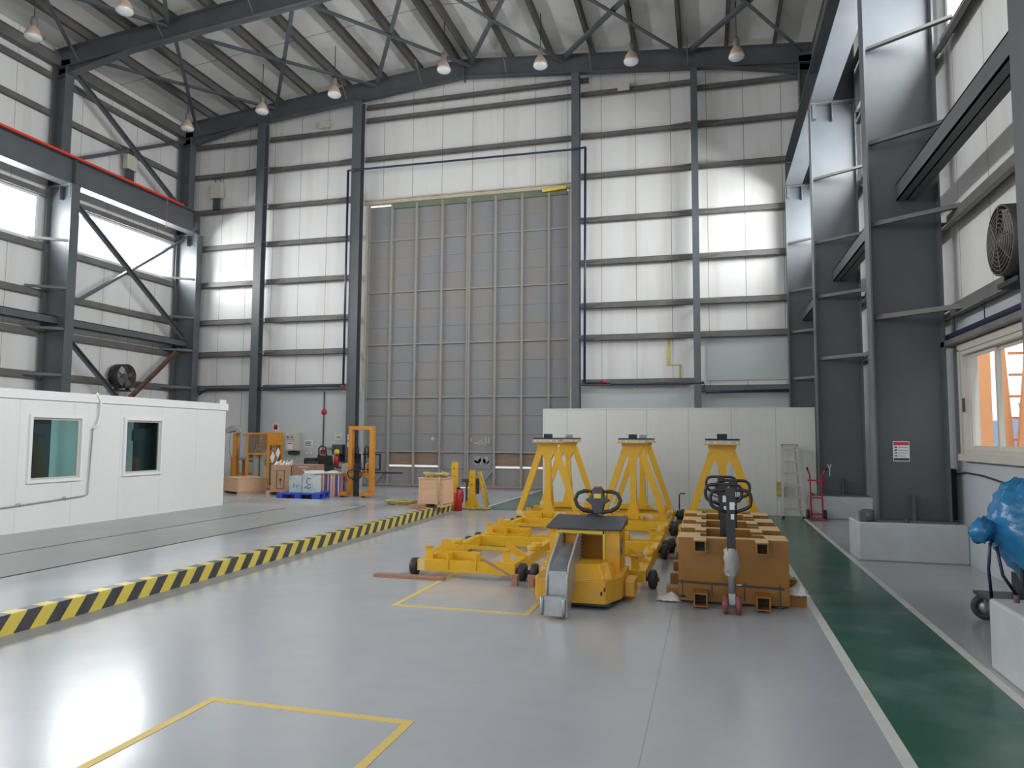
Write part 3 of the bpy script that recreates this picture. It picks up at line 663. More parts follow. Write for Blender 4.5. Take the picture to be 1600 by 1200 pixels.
sign('warning_sign', -12.5, -12.22, 1.54, 1.78, yw, PAPER, 'yellow edged white sign left of the second wind post', [('lettering', INK, lines(2, 0.2, 0.6)), ('heading', SIGNY, [(0.05,0.95,0.75,0.95)])])
sign('safety_sign', -11.76, -11.64, 1.3, 1.72, 21.975, PAPER, 'tall blue and white safety sign on the wind post beside the stacker', [('blue_panel', SIGNB, [(0.1,0.9,0.35,0.6)]), ('pictogram', SIGNB, [(0.25,0.75,0.7,0.93)])])
for x in (-13.62, -13.44):
    o = MB().box(x, x+0.1, YB-0.09, YB-0.06, 1.02, 1.11).build('wall_socket', WHITE, None); tag(o, 'small white wall socket, %s of the pair under the white sign' % ('left' if x < -13.5 else 'right'), 'socket')
o = sign('notice_board', 2.47, 2.68, 1.35, 1.63, 11.187, PAPER, 'red headed white safety notice on the big right column', [('heading', SIGNR, [(0.04,0.96,0.8,0.96)]), ('lettering', INK, [(0.32,0.9,0.68,0.7),(0.32,0.9,0.54,0.56),(0.32,0.85,0.4,0.42),(0.32,0.75,0.26,0.28),(0.1,0.24,0.66,0.73),(0.1,0.24,0.52,0.59),(0.1,0.24,0.38,0.44),(0.1,0.24,0.24,0.3)]), ('footer', INK, [(0.04,0.96,0.04,0.16)])])
# boxes high on walls
for (x0, x1, z0, z1, lab) in ((-13.3, -12.92, 12.63, 12.87, 'small cream emergency light on the top girt left of the door post'), (-2.68, -2.3, 12.67, 12.92, 'small cream emergency light on the top girt right of the door')):
    o = MB().box(x0, x1, YB-0.28, YB-0.2, z0, z1).build('emergency_light', CREAM, None, bevel=0.01); tag(o, lab, 'light')
def jbox(name, c, ax, lab):
    e = thing(name, lab, 'junction box', c)
    x, y, z = c
    if ax == 'y':
        MB().box(x-0.22, x+0.22, y-0.18, y, z, z+0.58).build('enclosure', CREAM, e, True)
        MB().box(x-0.13, x+0.13, y-0.14, y-0.04, z-0.42, z).build('cable_trunk', DGREY, e, True)
        MB().tube([(x-0.1, y-0.08, z+0.58), (x-0.1, y-0.08, z+0.8)], 0.02, 6).build('conduit', DGREY, e, True)
        MB().tube([(x+0.12, y-0.08, z+0.58), (x+0.12, y-0.08, z+0.8)], 0.02, 6).build('conduit', DGREY, e, True)
    else:
        MB().box(x, x+0.18, y-0.22, y+0.22, z, z+0.5).build('enclosure', CREAM, e, True)
        MB().box(x+0.04, x+0.13, y-0.15, y+0.15, z-0.4, z).build('cable_trunk', DGREY, e, True)
        for dy in (-0.1, 0.1): MB().tube([(x+0.08, y+dy, z+0.5), (x+0.08, y+dy, z+0.72)], 0.02, 6).build('conduit', DGREY, e, True)
jbox('junction_box', (-17.5, YB-0.14, 10.42), 'y', 'cream junction box high in the left bay of the back wall')
jbox('junction_box', (XL+0.2, 19.5, 10.6), 'x', 'cream junction box on the left wall above the crane beam')

# ================================================================ LAMPS
def make_lamp(loc, label):
    e = thing('high_bay_lamp', label, 'lamp', loc, 0, 'high bay lamps hanging from the roof')
    MB().lathe([(0.0, 0.28), (0.07, 0.27), (0.085, 0.2), (0.085, 0.08), (0.06, 0.04), (0.06, 0.0)], n=16).build('ballast_housing', LAMPB, e)
    MB().lathe([(0.06, 0.04), (0.1, 0.0), (0.16, -0.1), (0.2, -0.2), (0.215, -0.26), (0.208, -0.26), (0.19, -0.2), (0.15, -0.1), (0.09, 0.0)], n=24).build('reflector', LAMPC, e)
    MB().lathe([(0.212, -0.25), (0.2, -0.3), (0.14, -0.335), (0.0, -0.345)], n=24).build('lens', LAMPG, e)
    MB().tube([(0, 0, 0.27), (0, 0, 1.345)], 0.012, 6).build('suspension_rod', INK, e)
    return e
LX = [-17.0, -14.1, -11.45, -7.72, -4.68, -2.02, 0.85]
pos7 = ['first', 'second', 'third', 'fourth', 'fifth', 'sixth', 'seventh']
lz = lambda x: zr(x)+0.62-1.15
lamp0 = make_lamp((LX[0], 20.0, lz(LX[0])), 'dusty bell shaped high bay lamp in the far row, first from the left wall')
for i, x in enumerate(LX):
    if i: dup(lamp0, (x, 20.0, lz(x)), 'dusty bell shaped high bay lamp in the far row, %s from the left wall' % pos7[i])
    dup(lamp0, (x, 14.2, lz(x)), 'dusty bell shaped high bay lamp in the nearer row, %s from the left wall' % pos7[i])

# ================================================================ FANS
def fan(loc, rz, r, lab, depth=0.35):
    e = thing('drum_fan', lab, 'fan', loc, rz)                 # faces local +Y... axis along Y
    MB().lathe([(r, 0.0), (r, -depth), (r*0.97, -depth), (r*0.97, 0.0), (r, 0.0)], (0,0,0), (0,1,0), 32).build('drum', BLACK, e)
    gd = MB()
    for q in range(1, 9): gd.tube([(cos(t)*r*q/8.3, 0.03-0.03*q/8, sin(t)*r*q/8.3) for t in [2*pi*k/28 for k in range(28)]], 0.005, 4, True)
    for k in range(8): t = 2*pi*k/8; gd.tube([(cos(t)*0.05, 0.03, sin(t)*0.05), (cos(t)*r, 0.0, sin(t)*r)], 0.006, 4)
    gd.build('guard', FANM, e)
    MB().lathe([(0, 0.0), (0.07, 0.0), (0.09, -0.04), (0.09, -0.2), (0, -0.2)], (0,0,0), (0,1,0), 16).build('hub', FANM, e)
    for k in range(5):
        t = 2*pi*k/5+0.3; a = Vector((cos(t), 0, sin(t))); b_ = Vector((-sin(t), 0, cos(t)))
        v = [a*0.08-b_*0.04+Vector((0,-0.06,0)), a*0.08+b_*0.04+Vector((0,-0.12,0)), a*r*0.9+b_*0.11+Vector((0,-0.15,0)), a*r*0.9-b_*0.05+Vector((0,-0.05,0))]
        w = [p+Vector((0,-0.008,0)) for p in v]
        MB().add(v+w, [(0,1,2,3),(7,6,5,4),(0,4,5,1),(1,5,6,2),(2,6,7,3),(3,7,4,0)]).build('blade', FANM, e)
    mb = MB().box(-r*0.7, r*0.7, -depth, -0.05, -r-0.1, -r-0.05); mb.box(-r*0.62, -r*0.55, -depth*0.7, -0.1, -r-0.06, -r*0.55); mb.box(r*0.55, r*0.62, -depth*0.7, -0.1, -r-0.06, -r*0.55)
    mb.build('bracket', BLACK, e)
    return e
fan((2.93, 8.42, 3.72), radians(90), 0.37, 'big black drum fan with wire guard on the right wall')
fan((-18.55, 19.5, 3.6), radians(-90), 0.4, 'dark drum fan on the left wall above the cabin', 0.38)

# ================================================================ RIGHT SIDE
def plinth(y0, y1, x0, h, lab):
    e = thing('column_plinth', lab, 'plinth', ((x0+XR)/2, (y0+y1)/2, 0), 0, 'column plinths')
    MB().box(x0, XR, y0, y1, 0, h).build('block', PLINTH, e, True, bevel=0.02)
    for (dx, dy) in ((0.14, 0.1), (0.14, y1-y0-0.12), (0.62, 0.08)):
        MB().cyl((x0+dx, y0+dy, h-0.01), (x0+dx, y0+dy, h+0.05), 0.02, n=8).build('anchor_bolt', RUST, e, True)
    return e
plinth(5.48, 6.11, 1.95, 0.5, 'grey concrete plinth in the near right corner beside the blue wrapped trolley')
plinth(10.92, 11.62, 1.95, 0.52, 'grey concrete plinth under the big column carrying the safety notice')
plinth(16.3, 16.76, 1.95, 0.46, 'grey concrete plinth beside the red hand truck')
# pots on plinth
e = thing('steel_pot', 'dark steel pot on the corner of the big column plinth', 'pot', (2.09, 11.05, 0.52))
MB().lathe([(0, 0), (0.08, 0), (0.085, 0.15), (0.075, 0.15), (0.07, 0.02), (0, 0.02)], (2.1, 11.05, 0.53), n=16).build('pot_body', STEEL, e, True)
MB().box(1.99, 2.06, 10.98, 11.1, 0.525, 0.66).build('bracket', STEEL, e, True)
# dark cabinet behind the big column
o = MB().box(3.16, XR-0.01, 11.35, 11.75, 0.55, 1.25).box(3.14, 3.16, 11.37, 11.73, 0.57, 1.23).build('dark_cabinet', BLACKP); tag(o, 'black narrow box on the wall just right of the big column', 'box')
# blue pipe along the right masonry
e = thing('water_pipe', 'dark blue pipe above the sliding window on the right wall', 'pipe', (3.2, 8, 3.02))
MB().tube([(3.2, 3.0, 3.06), (3.2, 11.3, 3.06)], 0.045, 10).build('pipe_run', PIPEB, e, True)
for y in (6.6, 8.4, 9.75, 10.85): MB().box(3.195, 3.205, y-0.006, y+0.006, 3.06, 3.36).build('hanger', PIPEB, e, True)
o = MB().box(3.12, XR-0.005, 2.0, 11.3, 2.93, 3.0).build('cable_tray', STEELD); tag(o, 'grey cable tray under the blue pipe on the right wall', 'tray')
o = MB().tube([(3.27, 11.3, 1.18), (3.27, 10.9, 1.22), (3.27, 10.3, 1.21), (3.27, 9.6, 1.16), (3.27, 8.6, 1.08), (3.27, 7.5, 1.0)], 0.012, 6).build('loose_cable', INK); tag(o, 'thin black cable sagging below the sliding window', 'cable')

# sliding window
e = thing('window_11', 'beige aluminium sliding window in the right wall', 'window', (XR, 9.4, 1.46)); e['kind'] = 'structure'
y0, y1, z0, z1 = 8.0, 10.82, 1.46, 2.85; w = 0.07
mb = MB(); xa, xb = XR-0.06, XR+0.12
mb.box(xa, xb, y0, y1, z0, z0+w); mb.box(xa, xb, y0, y1, z1-w, z1); mb.box(xa, xb, y0, y0+w, z0+w, z1-w); mb.box(xa, xb, y1-w, y1, z0+w, z1-w)
mb.box(xa-0.05, xa, y0-0.07, y1+0.07, z0-0.08, z0+0.01); mb.box(xa-0.02, xa, y0-0.05, y0+0.02, z0, z1); mb.box(xa-0.02, xa, y1-0.02, y1+0.05, z0, z1); mb.box(xa-0.02, xa, y0-0.05, y1+0.05, z1-0.02, z1+0.07)
mb.build('window_frame', BEIGE, e, True)
for (a, b_, xs) in ((y0+w, 8.98, 0.02), (8.92, 9.82, 0.05), (9.76, y1-w-0.05, 0.02)):
    mb = MB(); s_ = 0.05; x = XR+xs
    mb.box(x-0.015, x+0.015, a, b_, z0+w, z0+w+s_); mb.box(x-0.015, x+0.015, a, b_, z1-w-s_, z1-w); mb.box(x-0.015, x+0.015, a, a+s_, z0+w+s_, z1-w-s_); mb.box(x-0.015, x+0.015, b_-s_, b_, z0+w+s_, z1-w-s_)
    so = mb.build('sash', BEIGE, e, True)
    MB().box(x-0.003, x+0.003, a+s_, b_-s_, z0+w+s_, z1-w-s_).build('pane', GLASS, so, True)
MB().box(xa-0.025, xa, y1-w-0.06, y1-w-0.03, 2.02, 2.2).build('latch', INK, e, True)
# outside the window: orange pier, braced fence, low roof
e = thing('orange_building', 'orange rendered building corner seen through the sliding window', 'building', (4.6, 13.0, -0.27))
MB().box(4.0, 4.45, 13.4, 15.0, -0.27, 6.5).build('wall', TILEY, e, True)
MB().box(3.97, 4.48, 13.36, 15.04, 3.6, 3.75).build('ledge', TILEY, e, True)
e = thing('slatted_fence', 'orange steel lattice canopy frame outside the sliding window', 'frame', (7.6, 17.5, -0.27))
for k in range(7):
    MB().box(6.3, 13.5, 17.9, 17.95, 0.7+0.47*k, 0.75+0.47*k).build('rail', TILEY, e, True)
MB().bar((6.2, 17.7, -0.27), (6.75, 17.7, 5.0), 0.12, 0.12, (0,1,0)).build('post', TILEY, e, True)
MB().bar((6.1, 17.9, 4.6), (6.35, 17.9, -0.27), 0.12, 0.12, (0,1,0)).build('post', TILEY, e, True)
MB().bar((6.4, 17.7, 2.4), (12.5, 17.7, 3.2), 0.1, 0.14, (0,1,0)).build('rafter', TILEY, e, True)
o = MB().prism([(16, -0.27), (60, -0.27), (60, 2.8), (40, 3.4), (16, 2.8)], 44, 50).build('distant_shed', mat('distant_shed_blue', (0.35, 0.42, 0.6), 0.7, var=(0.42, 0.48, 0.62), scale=0.3, amt=0.5)); tag(o, 'pale blue distant shed seen through the sliding window', 'building')

# step ladder
def ladder():
    e = thing('step_ladder', 'aluminium step ladder leaning open against the white partition', 'ladder', (1.66, 16.45, 0))
    H_ = 1.52
    for s in (-1, 1):
        MB().bar((1.66+s*0.21, 16.2, 0.03), (1.64+s*0.14, 16.5, H_), 0.05, 0.07, (0,1,0)).build('rail', ALU, e, True)
        MB().bar((1.66+s*0.19, 16.7, 0.03), (1.64+s*0.12, 16.54, H_-0.05), 0.025, 0.03, (0,1,0)).build('rear_leg', ALU, e, True)
        MB().box(1.66+s*0.2-0.025, 1.66+s*0.2+0.025, 16.15, 16.25, 0.0, 0.05).build('foot', BLACK, e, True)
    for k in range(6):
        t = (k+0.75)/6.2; z = H_*t; w_ = 0.2-0.07*t; y = 16.2+0.3*t
        MB().box(1.655-w_, 1.655+w_, y-0.03, y+0.05, z-0.022, z+0.022).build('step', ALU, e, True)
        if k in (0, 2):
            MB().bar((1.655-w_, y, z-0.1), (1.655-w_+0.1, y, z-0.01), 0.01, 0.02, (0,1,0)).bar((1.655+w_, y, z-0.1), (1.655+w_-0.1, y, z-0.01), 0.01, 0.02, (0,1,0)).build('step_brace', ALU, e, True)
    MB().box(1.64-0.16, 1.64+0.16, 16.44, 16.6, H_-0.02, H_+0.02).build('top_cap', BLACK, e, True)
    MB().box(1.64-0.145, 1.64+0.145, 16.435, 16.605, H_-0.018, H_+0.015).build('top_plate', ALU, e, True)
ladder()
# hand truck
e = thing('hand_truck', 'red two wheeled hand truck beside the step ladder', 'hand truck', (2.1, 16.15, 0))
for s in (-1, 1):
    MB().tube([(2.1+s*0.11, 16.05, 0.05), (2.1+s*0.11, 16.14, 0.8), (2.1+s*0.12, 16.12, 0.92), (2.1+s*0.17, 16.0, 1.02)], 0.016, 8).build('side_rail', RED, e, True)
    MB().tube([(2.1+s*0.17, 16.0, 1.02), (2.1+s*0.185, 15.97, 1.07)], 0.02, 8).build('grip', BLACK, e, True)
    MB().cyl((2.1+s*0.14, 16.16, 0.1), (2.1+s*0.19, 16.16, 0.1), 0.1, n=20).build('wheel', BLACK, e, True)
for z in (0.12, 0.45, 0.8): MB().box(1.98-0.04*(z > 0.7), 2.22+0.04*(z > 0.7), 16.06+0.1*z, 16.08+0.1*z, z-0.015, z+0.015).build('cross_bar', RED, e, True)
MB().box(1.93, 2.27, 15.86, 16.08, 0.01, 0.025).build('toe_plate', RED, e, True)

# partition
mb = MB().box(-3.82, 2.2, 16.8, 16.9, 0, 2.32)
e = mb.build('partition_wall', PARTN); tag(e, 'long white panel partition standing behind the yellow trestles', 'partition')
MB().box(-3.84, 2.2, 16.79, 16.91, 2.32, 2.34).build('top_trim', WHITE, e, True)
MB().box(-3.84, -3.82, 16.79, 16.91, 0, 2.32).build('edge_trim', WHITE, e, True)

# ================================================================ CABIN on the slab
CX = -10.1
cb = thing('prefabricated_cabin', 'white prefabricated cabin with two windows on the raised slab', 'cabin', (-11.4, 8.5, ZP))
def wl(x0, x1, y0, y1, z0, z1, ops):
    mb = MB(); ys = sorted({y0, y1, *[o[0] for o in ops], *[o[1] for o in ops]})
    for a, b_ in zip(ys, ys[1:]):
        z = z0
        for o in ops:
            if o[0] <= a+1e-6 and o[1] >= b_-1e-6: mb.box(x0, x1, a, b_, z, o[2]); z = o[3]
        mb.box(x0, x1, a, b_, z, z1)
    return mb
wops = [(8.78, 9.68, 0.95, 1.92), (10.64, 11.49, 0.97, 1.92)]
wl(CX-0.05, CX, 3.0, 13.4, ZP, 2.2, wops).build('front_wall', CABIN, cb, True)
MB().box(-13.0, CX-0.05, 13.34, 13.4, ZP, 2.2).build('end_wall', CABIN, cb, True)
MB().box(-13.0, -12.95, 3.0, 13.34, ZP, 2.2).box(-12.95, CX-0.05, 3.0, 3.06, ZP, 2.2).build('rear_wall', CABIN, cb, True)
MB().box(-13.05, CX+0.03, 2.95, 13.44, 2.2, 2.34).build('roof_fascia', WHITE, cb, True)
MB().box(-12.9, CX-0.1, 9.98, 10.02, ZP, 2.18).build('inner_partition', INNER, cb, True)
MB().box(-12.9, -12.86, 3.1, 13.3, ZP, 2.18).build('inner_lining', INNER, cb, True)
MB().box(-10.35, -10.25, 8.4, 9.26, ZP, 2.1).build('dark_curtain', CURTAIN, cb, True)
MB().box(-10.45, -10.35, 11.2, 12.4, ZP, 2.1).build('dark_curtain', CURTAIN, cb, True)
MB().box(-10.3, -10.25, 11.0, 11.25, 1.55, 1.75).build('air_vent', CURTAIN, cb, True)
MB().cyl((-11.5, 9.3, 2.1), (-10.6, 9.3, 2.1), 0.03).build('tube_light', mat('tube_lamp_lit', (0.9, 0.95, 0.95), 0.4, emit=((0.85, 1.0, 0.97), 9.0)), cb, True)
MB().box(-10.95, -10.9, 10.05-0.3, 10.12-0.3, ZP, 2.15).build('white_post', WHITE, cb, True)
for yy in (8.4, 11.2):  # fill lights added in both rooms to brighten the cabin interior
    pd = bpy.data.lights.new('cabin_fill', 'AREA'); pd.shape = 'RECTANGLE'; pd.size = 1.2; pd.size_y = 0.3; pd.energy = 28; pd.color = (0.88, 1.0, 0.98)
    po = bpy.data.objects.new('cabin_fill', pd); COL.objects.link(po); po.location = (-11.6, yy, 2.1)
for (a, b_, c_, d_) in wops:
    f = 0.05; x = CX
    mb = MB().box(x-0.06, x+0.035, a-f, b_+f, c_-f, c_).box(x-0.06, x+0.035, a-f, b_+f, d_, d_+f).box(x-0.06, x+0.035, a-f, a, c_, d_).box(x-0.06, x+0.035, b_, b_+f, c_, d_)
    fo = mb.build('window_frame', WHITE, cb, True)
    mb = MB().box(x-0.03, x, a, b_, c_, c_+0.03).box(x-0.03, x, a, b_, d_-0.03, d_).box(x-0.03, x, a, a+0.03, c_+0.03, d_-0.03).box(x-0.03, x, b_-0.04, b_, c_+0.03, d_-0.03)
    mb.build('sash', BEIGE, fo, True)
    MB().box(x-0.018, x-0.012, a+0.03, b_-0.04, c_+0.03, d_-0.03).build('pane', GLASSC, fo, True)
MB().box(CX+0.0, CX+0.03, 13.18, 13.36, 2.34, 2.42).build('lifting_lug', WHITE, cb, True)
e = thing('electric_conduit', 'thin grey conduit with clips on the front of the cabin', 'conduit', (CX+0.03, 9.8, 0.58))
MB().tube([(CX+0.03, 5.0, 0.48), (CX+0.03, 8.3, 0.57), (CX+0.03, 9.78, 0.64), (CX+0.03, 9.86, 0.66), (CX+0.03, 9.9, 1.75)], 0.011, 6).build('pipe_run', GALV, e, True)
for y, z in ((8.6, 0.58), (9.4, 0.615)): MB().tube([(CX+0.03, y-0.03, z+0.03), (CX+0.04, y+0.02, z+0.035), (CX+0.03, y+0.03, z-0.02)], 0.008, 5).build('clip', GALV, e, True)
MB().tube([(CX+0.03, 9.9, 1.75), (CX+0.06, 9.97, 1.82), (CX+0.05, 10.03, 2.0), (CX+0.05, 10.02, 2.25), (CX+0.03, 9.95, 2.36)], 0.02, 6).build('flexible_hose', WHITE, e, True)

# ================================================================ TROLLEYS AND TRESTLES
def make_trolley(label):
    """local: x centred, y from front beam, z floor"""
    e = thing('steel_trolley', label, 'trolley', (0,0,0), 0, 'yellow steel trolleys')
    W_, L_ = 1.2, 2.3; hw = W_/2
    for s in (-1, 1):
        MB().box(s*hw, s*(hw-0.09), 0.0, L_, 0.07, 0.2).build('side_rail', YELB, e)
    for y in (0.0, L_-0.12):
        MB().box(-hw+0.09, hw-0.09, y, y+0.1, 0.07, 0.2).build('cross_beam', YEL, e)
    # raised saddle channels beside the beams
    for y in (0.16,):
        mb = MB()
        mb.prism([(-hw+0.09, 0.1), (-hw+0.09, 0.22), (-0.3, 0.29), (-0.2, 0.29), (0.12, 0.29), (0.2, 0.1)], y, y+0.015)
        mb.box(-0.22, 0.14, y-0.0, y+0.06, 0.265, 0.28)
        mb.build('bridge_plate', YEL, e)
    for y in (0.0,):
        mb = MB().box(-0.22, -0.205, y-0.02, y+0.16, 0.1, 0.28).box(0.125, 0.14, y-0.02, y+0.16, 0.1, 0.28); mb.build('gusset', YEL, e)
    for y in (0.55,):
        MB().prism([(-hw, 0.2), (-hw, 0.24), (-hw+0.1, 0.3), (-hw+0.1, 0.36), (-hw+0.21, 0.37), (-hw+0.23, 0.31), (hw-0.26, 0.3), (hw-0.25, 0.37), (hw-0.1, 0.28), (hw, 0.22), (hw, 0.2), (hw-0.12, 0.2), (hw-0.24, 0.255), (-hw+0.28, 0.262), (-hw+0.18, 0.2)], y, y+0.02).build('cradle_plate', YEL, e)
    for y in (0.08,):
        for s in (-1, 1):
            mb = MB(); x = s*(hw-0.12)
            mb.box(x-0.045, x+0.045, y, y+0.012, 0.2, 0.35); mb.box(x-0.045, x+0.045, y-0.04, y+0.012, 0.345, 0.357); mb.build('corner_upright', YEL, e)
    for y in (1.05, 1.3):
        for s in (-1, 1):
            x = s*(hw-0.05)
            MB().box(x-0.06, x+0.06, y-0.05, y+0.05, 0.2, 0.27).build('support_pad', YELB, e, bevel=0.015)
    for y in (0.1, L_-0.2):
        for s in (-1, 1):
            wm = MB(); x = s*(hw+0.07)
            wm.lathe([(0, -0.05), (0.06, -0.05), (0.1, -0.035), (0.1, 0.035), (0.06, 0.05), (0.0, 0.05)], (x, y, 0.1), (1,0,0), 22)
            wo_ = wm.build('wheel', BLACK, e)
            MB().cyl((s*hw, y, 0.1), (s*(hw+0.14), y, 0.1), 0.025, n=10).build('axle', RUST, wo_)
    return e
tA = make_trolley('low yellow wheeled trolley frame at the front left, nearest the striped kerb')
tA.location = (-2.78, 8.1, 0)
dup(tA, (-2.78, 10.56, 0), 'low yellow wheeled trolley frame second in the left line')
dup(tA, (-2.78, 13.0, 0), 'low yellow wheeled trolley frame farthest in the left line, carrying the left trestles')
dup(tA, (-1.3, 8.12, 0), 'low yellow wheeled trolley frame at the front of the middle line, behind the tug')
dup(tA, (-1.3, 10.58, 0), 'low yellow wheeled trolley frame second in the middle line')
dup(tA, (-1.3, 13.02, 0), 'low yellow wheeled trolley frame farthest in the middle line, carrying the middle trestles')
dup(tA, (0.11, 10.78, 0), 'low yellow wheeled trolley frame behind the ochre blocks, carrying the right trestle')
dup(tA, (0.11, 13.25, 0), 'low yellow wheeled trolley frame farthest in the right line by the partition')

def make_trestle(label, pad_dx=0.03):
    """local z=0 at trolley top (0.2)"""
    e = thing('support_trestle', label, 'trestle', (0,0,0), 0, 'tall yellow trestles')
    h = 1.36                        # underside of plate; world 1.56
    MB().box(-0.6, 0.6, -0.06, 0.06, 0.0, 0.1).build('base_beam', YELB, e)
    MB().box(-0.1, 0.1, -0.1, 0.4, 0.005, 0.07).build('base_arm', YEL, e)
    # centre post flares at its foot
    MB().prism([(-0.11, 0.1), (-0.055, 0.32), (-0.055, 1.1), (0.055, 1.1), (0.055, 0.32), (0.11, 0.1)], -0.045, 0.045).build('centre_post', YEL, e)
    for s in (-1, 1):
        MB().prism([(s*0.585, 0.1), (s*0.48, 0.1), (s*0.1, 1.17), (s*0.14, 1.27), (s*0.19, 1.27)], -0.045, 0.045).build('raking_leg', YEL, e)
    MB().prism([(-0.2, h), (-0.2, h-0.04), (-0.06, h-0.31), (0.06, h-0.31), (0.2, h-0.04), (0.2, h)], -0.055, -0.04).build('gusset_plate', YEL, e)
    MB().prism([(-0.2, h), (-0.06, h-0.31), (0.06, h-0.31), (0.2, h)], 0.04, 0.055).build('gusset_plate', YEL, e)
    MB().bar((0, 0.04, 0.85), (0, 0.38, 0.07), 0.09, 0.07, (0,1,0)).build('rear_strut', YEL, e)
    MB().box(-0.26, 0.26, -0.2, 0.2, h, h+0.02).build('top_plate', YEL, e)
    MB().box(-0.24, 0.24, -0.18, 0.18, h+0.02, h+0.065).build('bearing_plate', GALV, e)
    MB().box(-0.24, 0.24, -0.19, 0.19, h+0.065, h+0.09).build('rubber_pad', PADB, e)
    MB().box(-0.07, 0.07, -0.06, 0.06, h+0.09, h+0.16).build('stop_block', PADB, e)
    for x in (-0.2, -0.1, 0.1, 0.2): MB().cyl((x, -0.2, h+0.035), (x, -0.18, h+0.035), 0.012, n=8).build('bolt', WHITE, e)
    return e
t0 = make_trestle('tall yellow A frame trestle with dark top pad, front one of the left pair'); t0.location = (-2.9, 13.12, 0.2)
dup(t0, (-2.9, 15.1, 0.2), 'tall yellow A frame trestle with dark top pad, rear one of the left pair')
dup(t0, (-1.35, 13.22, 0.2), 'tall yellow A frame trestle with dark top pad, front one of the middle pair')
dup(t0, (-1.35, 15.1, 0.2), 'tall yellow A frame trestle with dark top pad, rear one of the middle pair')
dup(t0, (0.17, 11.0, 0.2), 'tall yellow A frame trestle standing alone behind the ochre blocks and black handles')
STOPG = mat('grey_stop_block', (0.3, 0.31, 0.3), 0.5, var=(0.2, 0.2, 0.2), scale=30, amt=0.7)
for r_ in [o for o in COL.objects if o.get('category') == 'trestle' and 'rear one' in o['label']]:
    for ch in r_.children:
        if ch.name.startswith('stop_block'):
            ch.data = ch.data.copy(); ch.data.materials[0] = STOPG; ch.location.x += 0.02; ch['label'] = 'grey stop block'
# black clamp levers on the far beams
for x, y, lab in ((-2.3, 15.2, 'small black lever handle behind the left trestles'), (-0.62, 15.2, 'small black lever handle behind the middle trestles'), (-0.3, 13.5, 'small black lever handle left of the right trestle')):
    o = MB().tube([(x, y, 0.2), (x, y, 0.5), (x+0.03, y, 0.53), (x+0.12, y, 0.53)], 0.014, 6).build('clamp_lever', BLACKP); tag(o, lab, 'lever')
# timbers and chocks
for nm, bx, lab in (('timber_plank', ((-3.85, -2.98), (7.9, 8.02), (0.0, 0.035)), 'reddish timber plank on the floor under the front left wheel'),
                    ('timber_plank', ((-0.95, -0.35), (10.2, 10.3), (0.0, 0.04)), 'reddish timber plank beside the middle trolley wheels')):
    o = MB().box(bx[0][0], bx[0][1], bx[1][0], bx[1][1], bx[2][0], bx[2][1]).build(nm, WOODR); tag(o, lab, 'plank')
for x, s, lab in ((-2.12, 1, 'wooden wheel chock with stick at the right wheel of the front left trolley'), (-1.93, -1, 'wooden wheel chock with stick at the left wheel of the front middle trolley')):
    e = thing('wheel_chock', lab, 'chock', (x, 7.95, 0))
    MB().box(x-0.03, x+0.03, 7.86, 7.96, 0.0, 0.12).build('block', WOODR, e, True)
    MB().bar((x-s*0.02, 7.86, 0.1), (x-s*0.38, 7.9, 0.27), 0.02, 0.03, (0,1,0)).build('stick', WOODR, e, True)

# ================================================================ ELECTRIC TUG
tg = thing('electric_tug', 'yellow electric tow tug with grey galvanised coupling arm', 'tug', (-1.25, 7.4, 0))
# tower: recess open to the front
T = MB()
x0, x1, ya, yb_, z0, z1 = -1.62, -0.9, 7.42, 7.92, 0.22, 0.715
T.box(x0, -1.52, ya, yb_, z0, z1); T.box(-1.06, x1, ya, yb_, z0, z1); T.box(-1.52, -1.06, yb_-0.12, yb_, z0, z1); T.box(-1.52, -1.06, ya, yb_-0.12, 0.66, z1)
T.build('body_tower', TUGY, tg, True)
MB().box(-1.53, -1.05, 7.395, 7.42, 0.675, 0.705).box(-1.545, -1.525, 7.395, 7.42, 0.3, 0.705).box(-1.065, -1.045, 7.395, 7.42, 0.3, 0.705).build('opening_trim', SIGNY, tg, True)
MB().prism([(7.36, 0.715), (7.36, 0.742), (7.97, 0.805), (7.97, 0.715)], -1.65, -0.87, 'yz').build('top_cover', DGREY, tg, True, bevel=0.012)
MB().box(-1.3, -1.2, 7.86, 7.94, 0.79, 0.82).build('hinge_block', BLACKP, tg, True)
# lower hull with chamfered corner, and hump
MB().prism([(-1.66, 6.98), (-0.98, 6.98), (-0.86, 7.28), (-0.86, 7.95), (-1.66, 7.95)], 0.065, 0.285, 'xy').build('lower_hull', TUGY, tg, True, bevel=0.008)
hp = MB(); lo = [(-1.33, 6.99), (-1.0, 6.99), (-0.93, 7.1), (-0.93, 7.42), (-1.5, 7.42), (-1.5, 6.99)]; hi = [(-1.3, 7.1), (-1.07, 7.1), (-1.0, 7.25), (-1.0, 7.42), (-1.45, 7.42), (-1.45, 7.1)]
n = 6; hp.add([(x, y, 0.285) for x, y in lo]+[(x, y, 0.42) for x, y in hi], [tuple(range(n-1,-1,-1)), tuple(range(n, 2*n))]+[(k, (k+1)%n, n+(k+1)%n, n+k) for k in range(n)])
hp.build('hood', TUGY, tg, True, bevel=0.01)
MB().box(-0.86, -0.75, 7.45, 7.75, 0.05, 0.22).build('side_bumper', TUGY, tg, True, bevel=0.02)
MB().box(-1.7, -1.66, 7.1, 7.5, 0.08, 0.28).build('side_bumper', TUGY, tg, True, bevel=0.01)
MB().box(-1.55, -0.95, 7.05, 7.9, 0.03, 0.07).build('chassis', BLACKP, tg, True)
for x in (-1.3, -1.1): MB().cyl((x-0.04, 7.2, 0.06), (x+0.04, 7.2, 0.06), 0.06, n=18).build('drive_wheel', BLACK, tg, True)
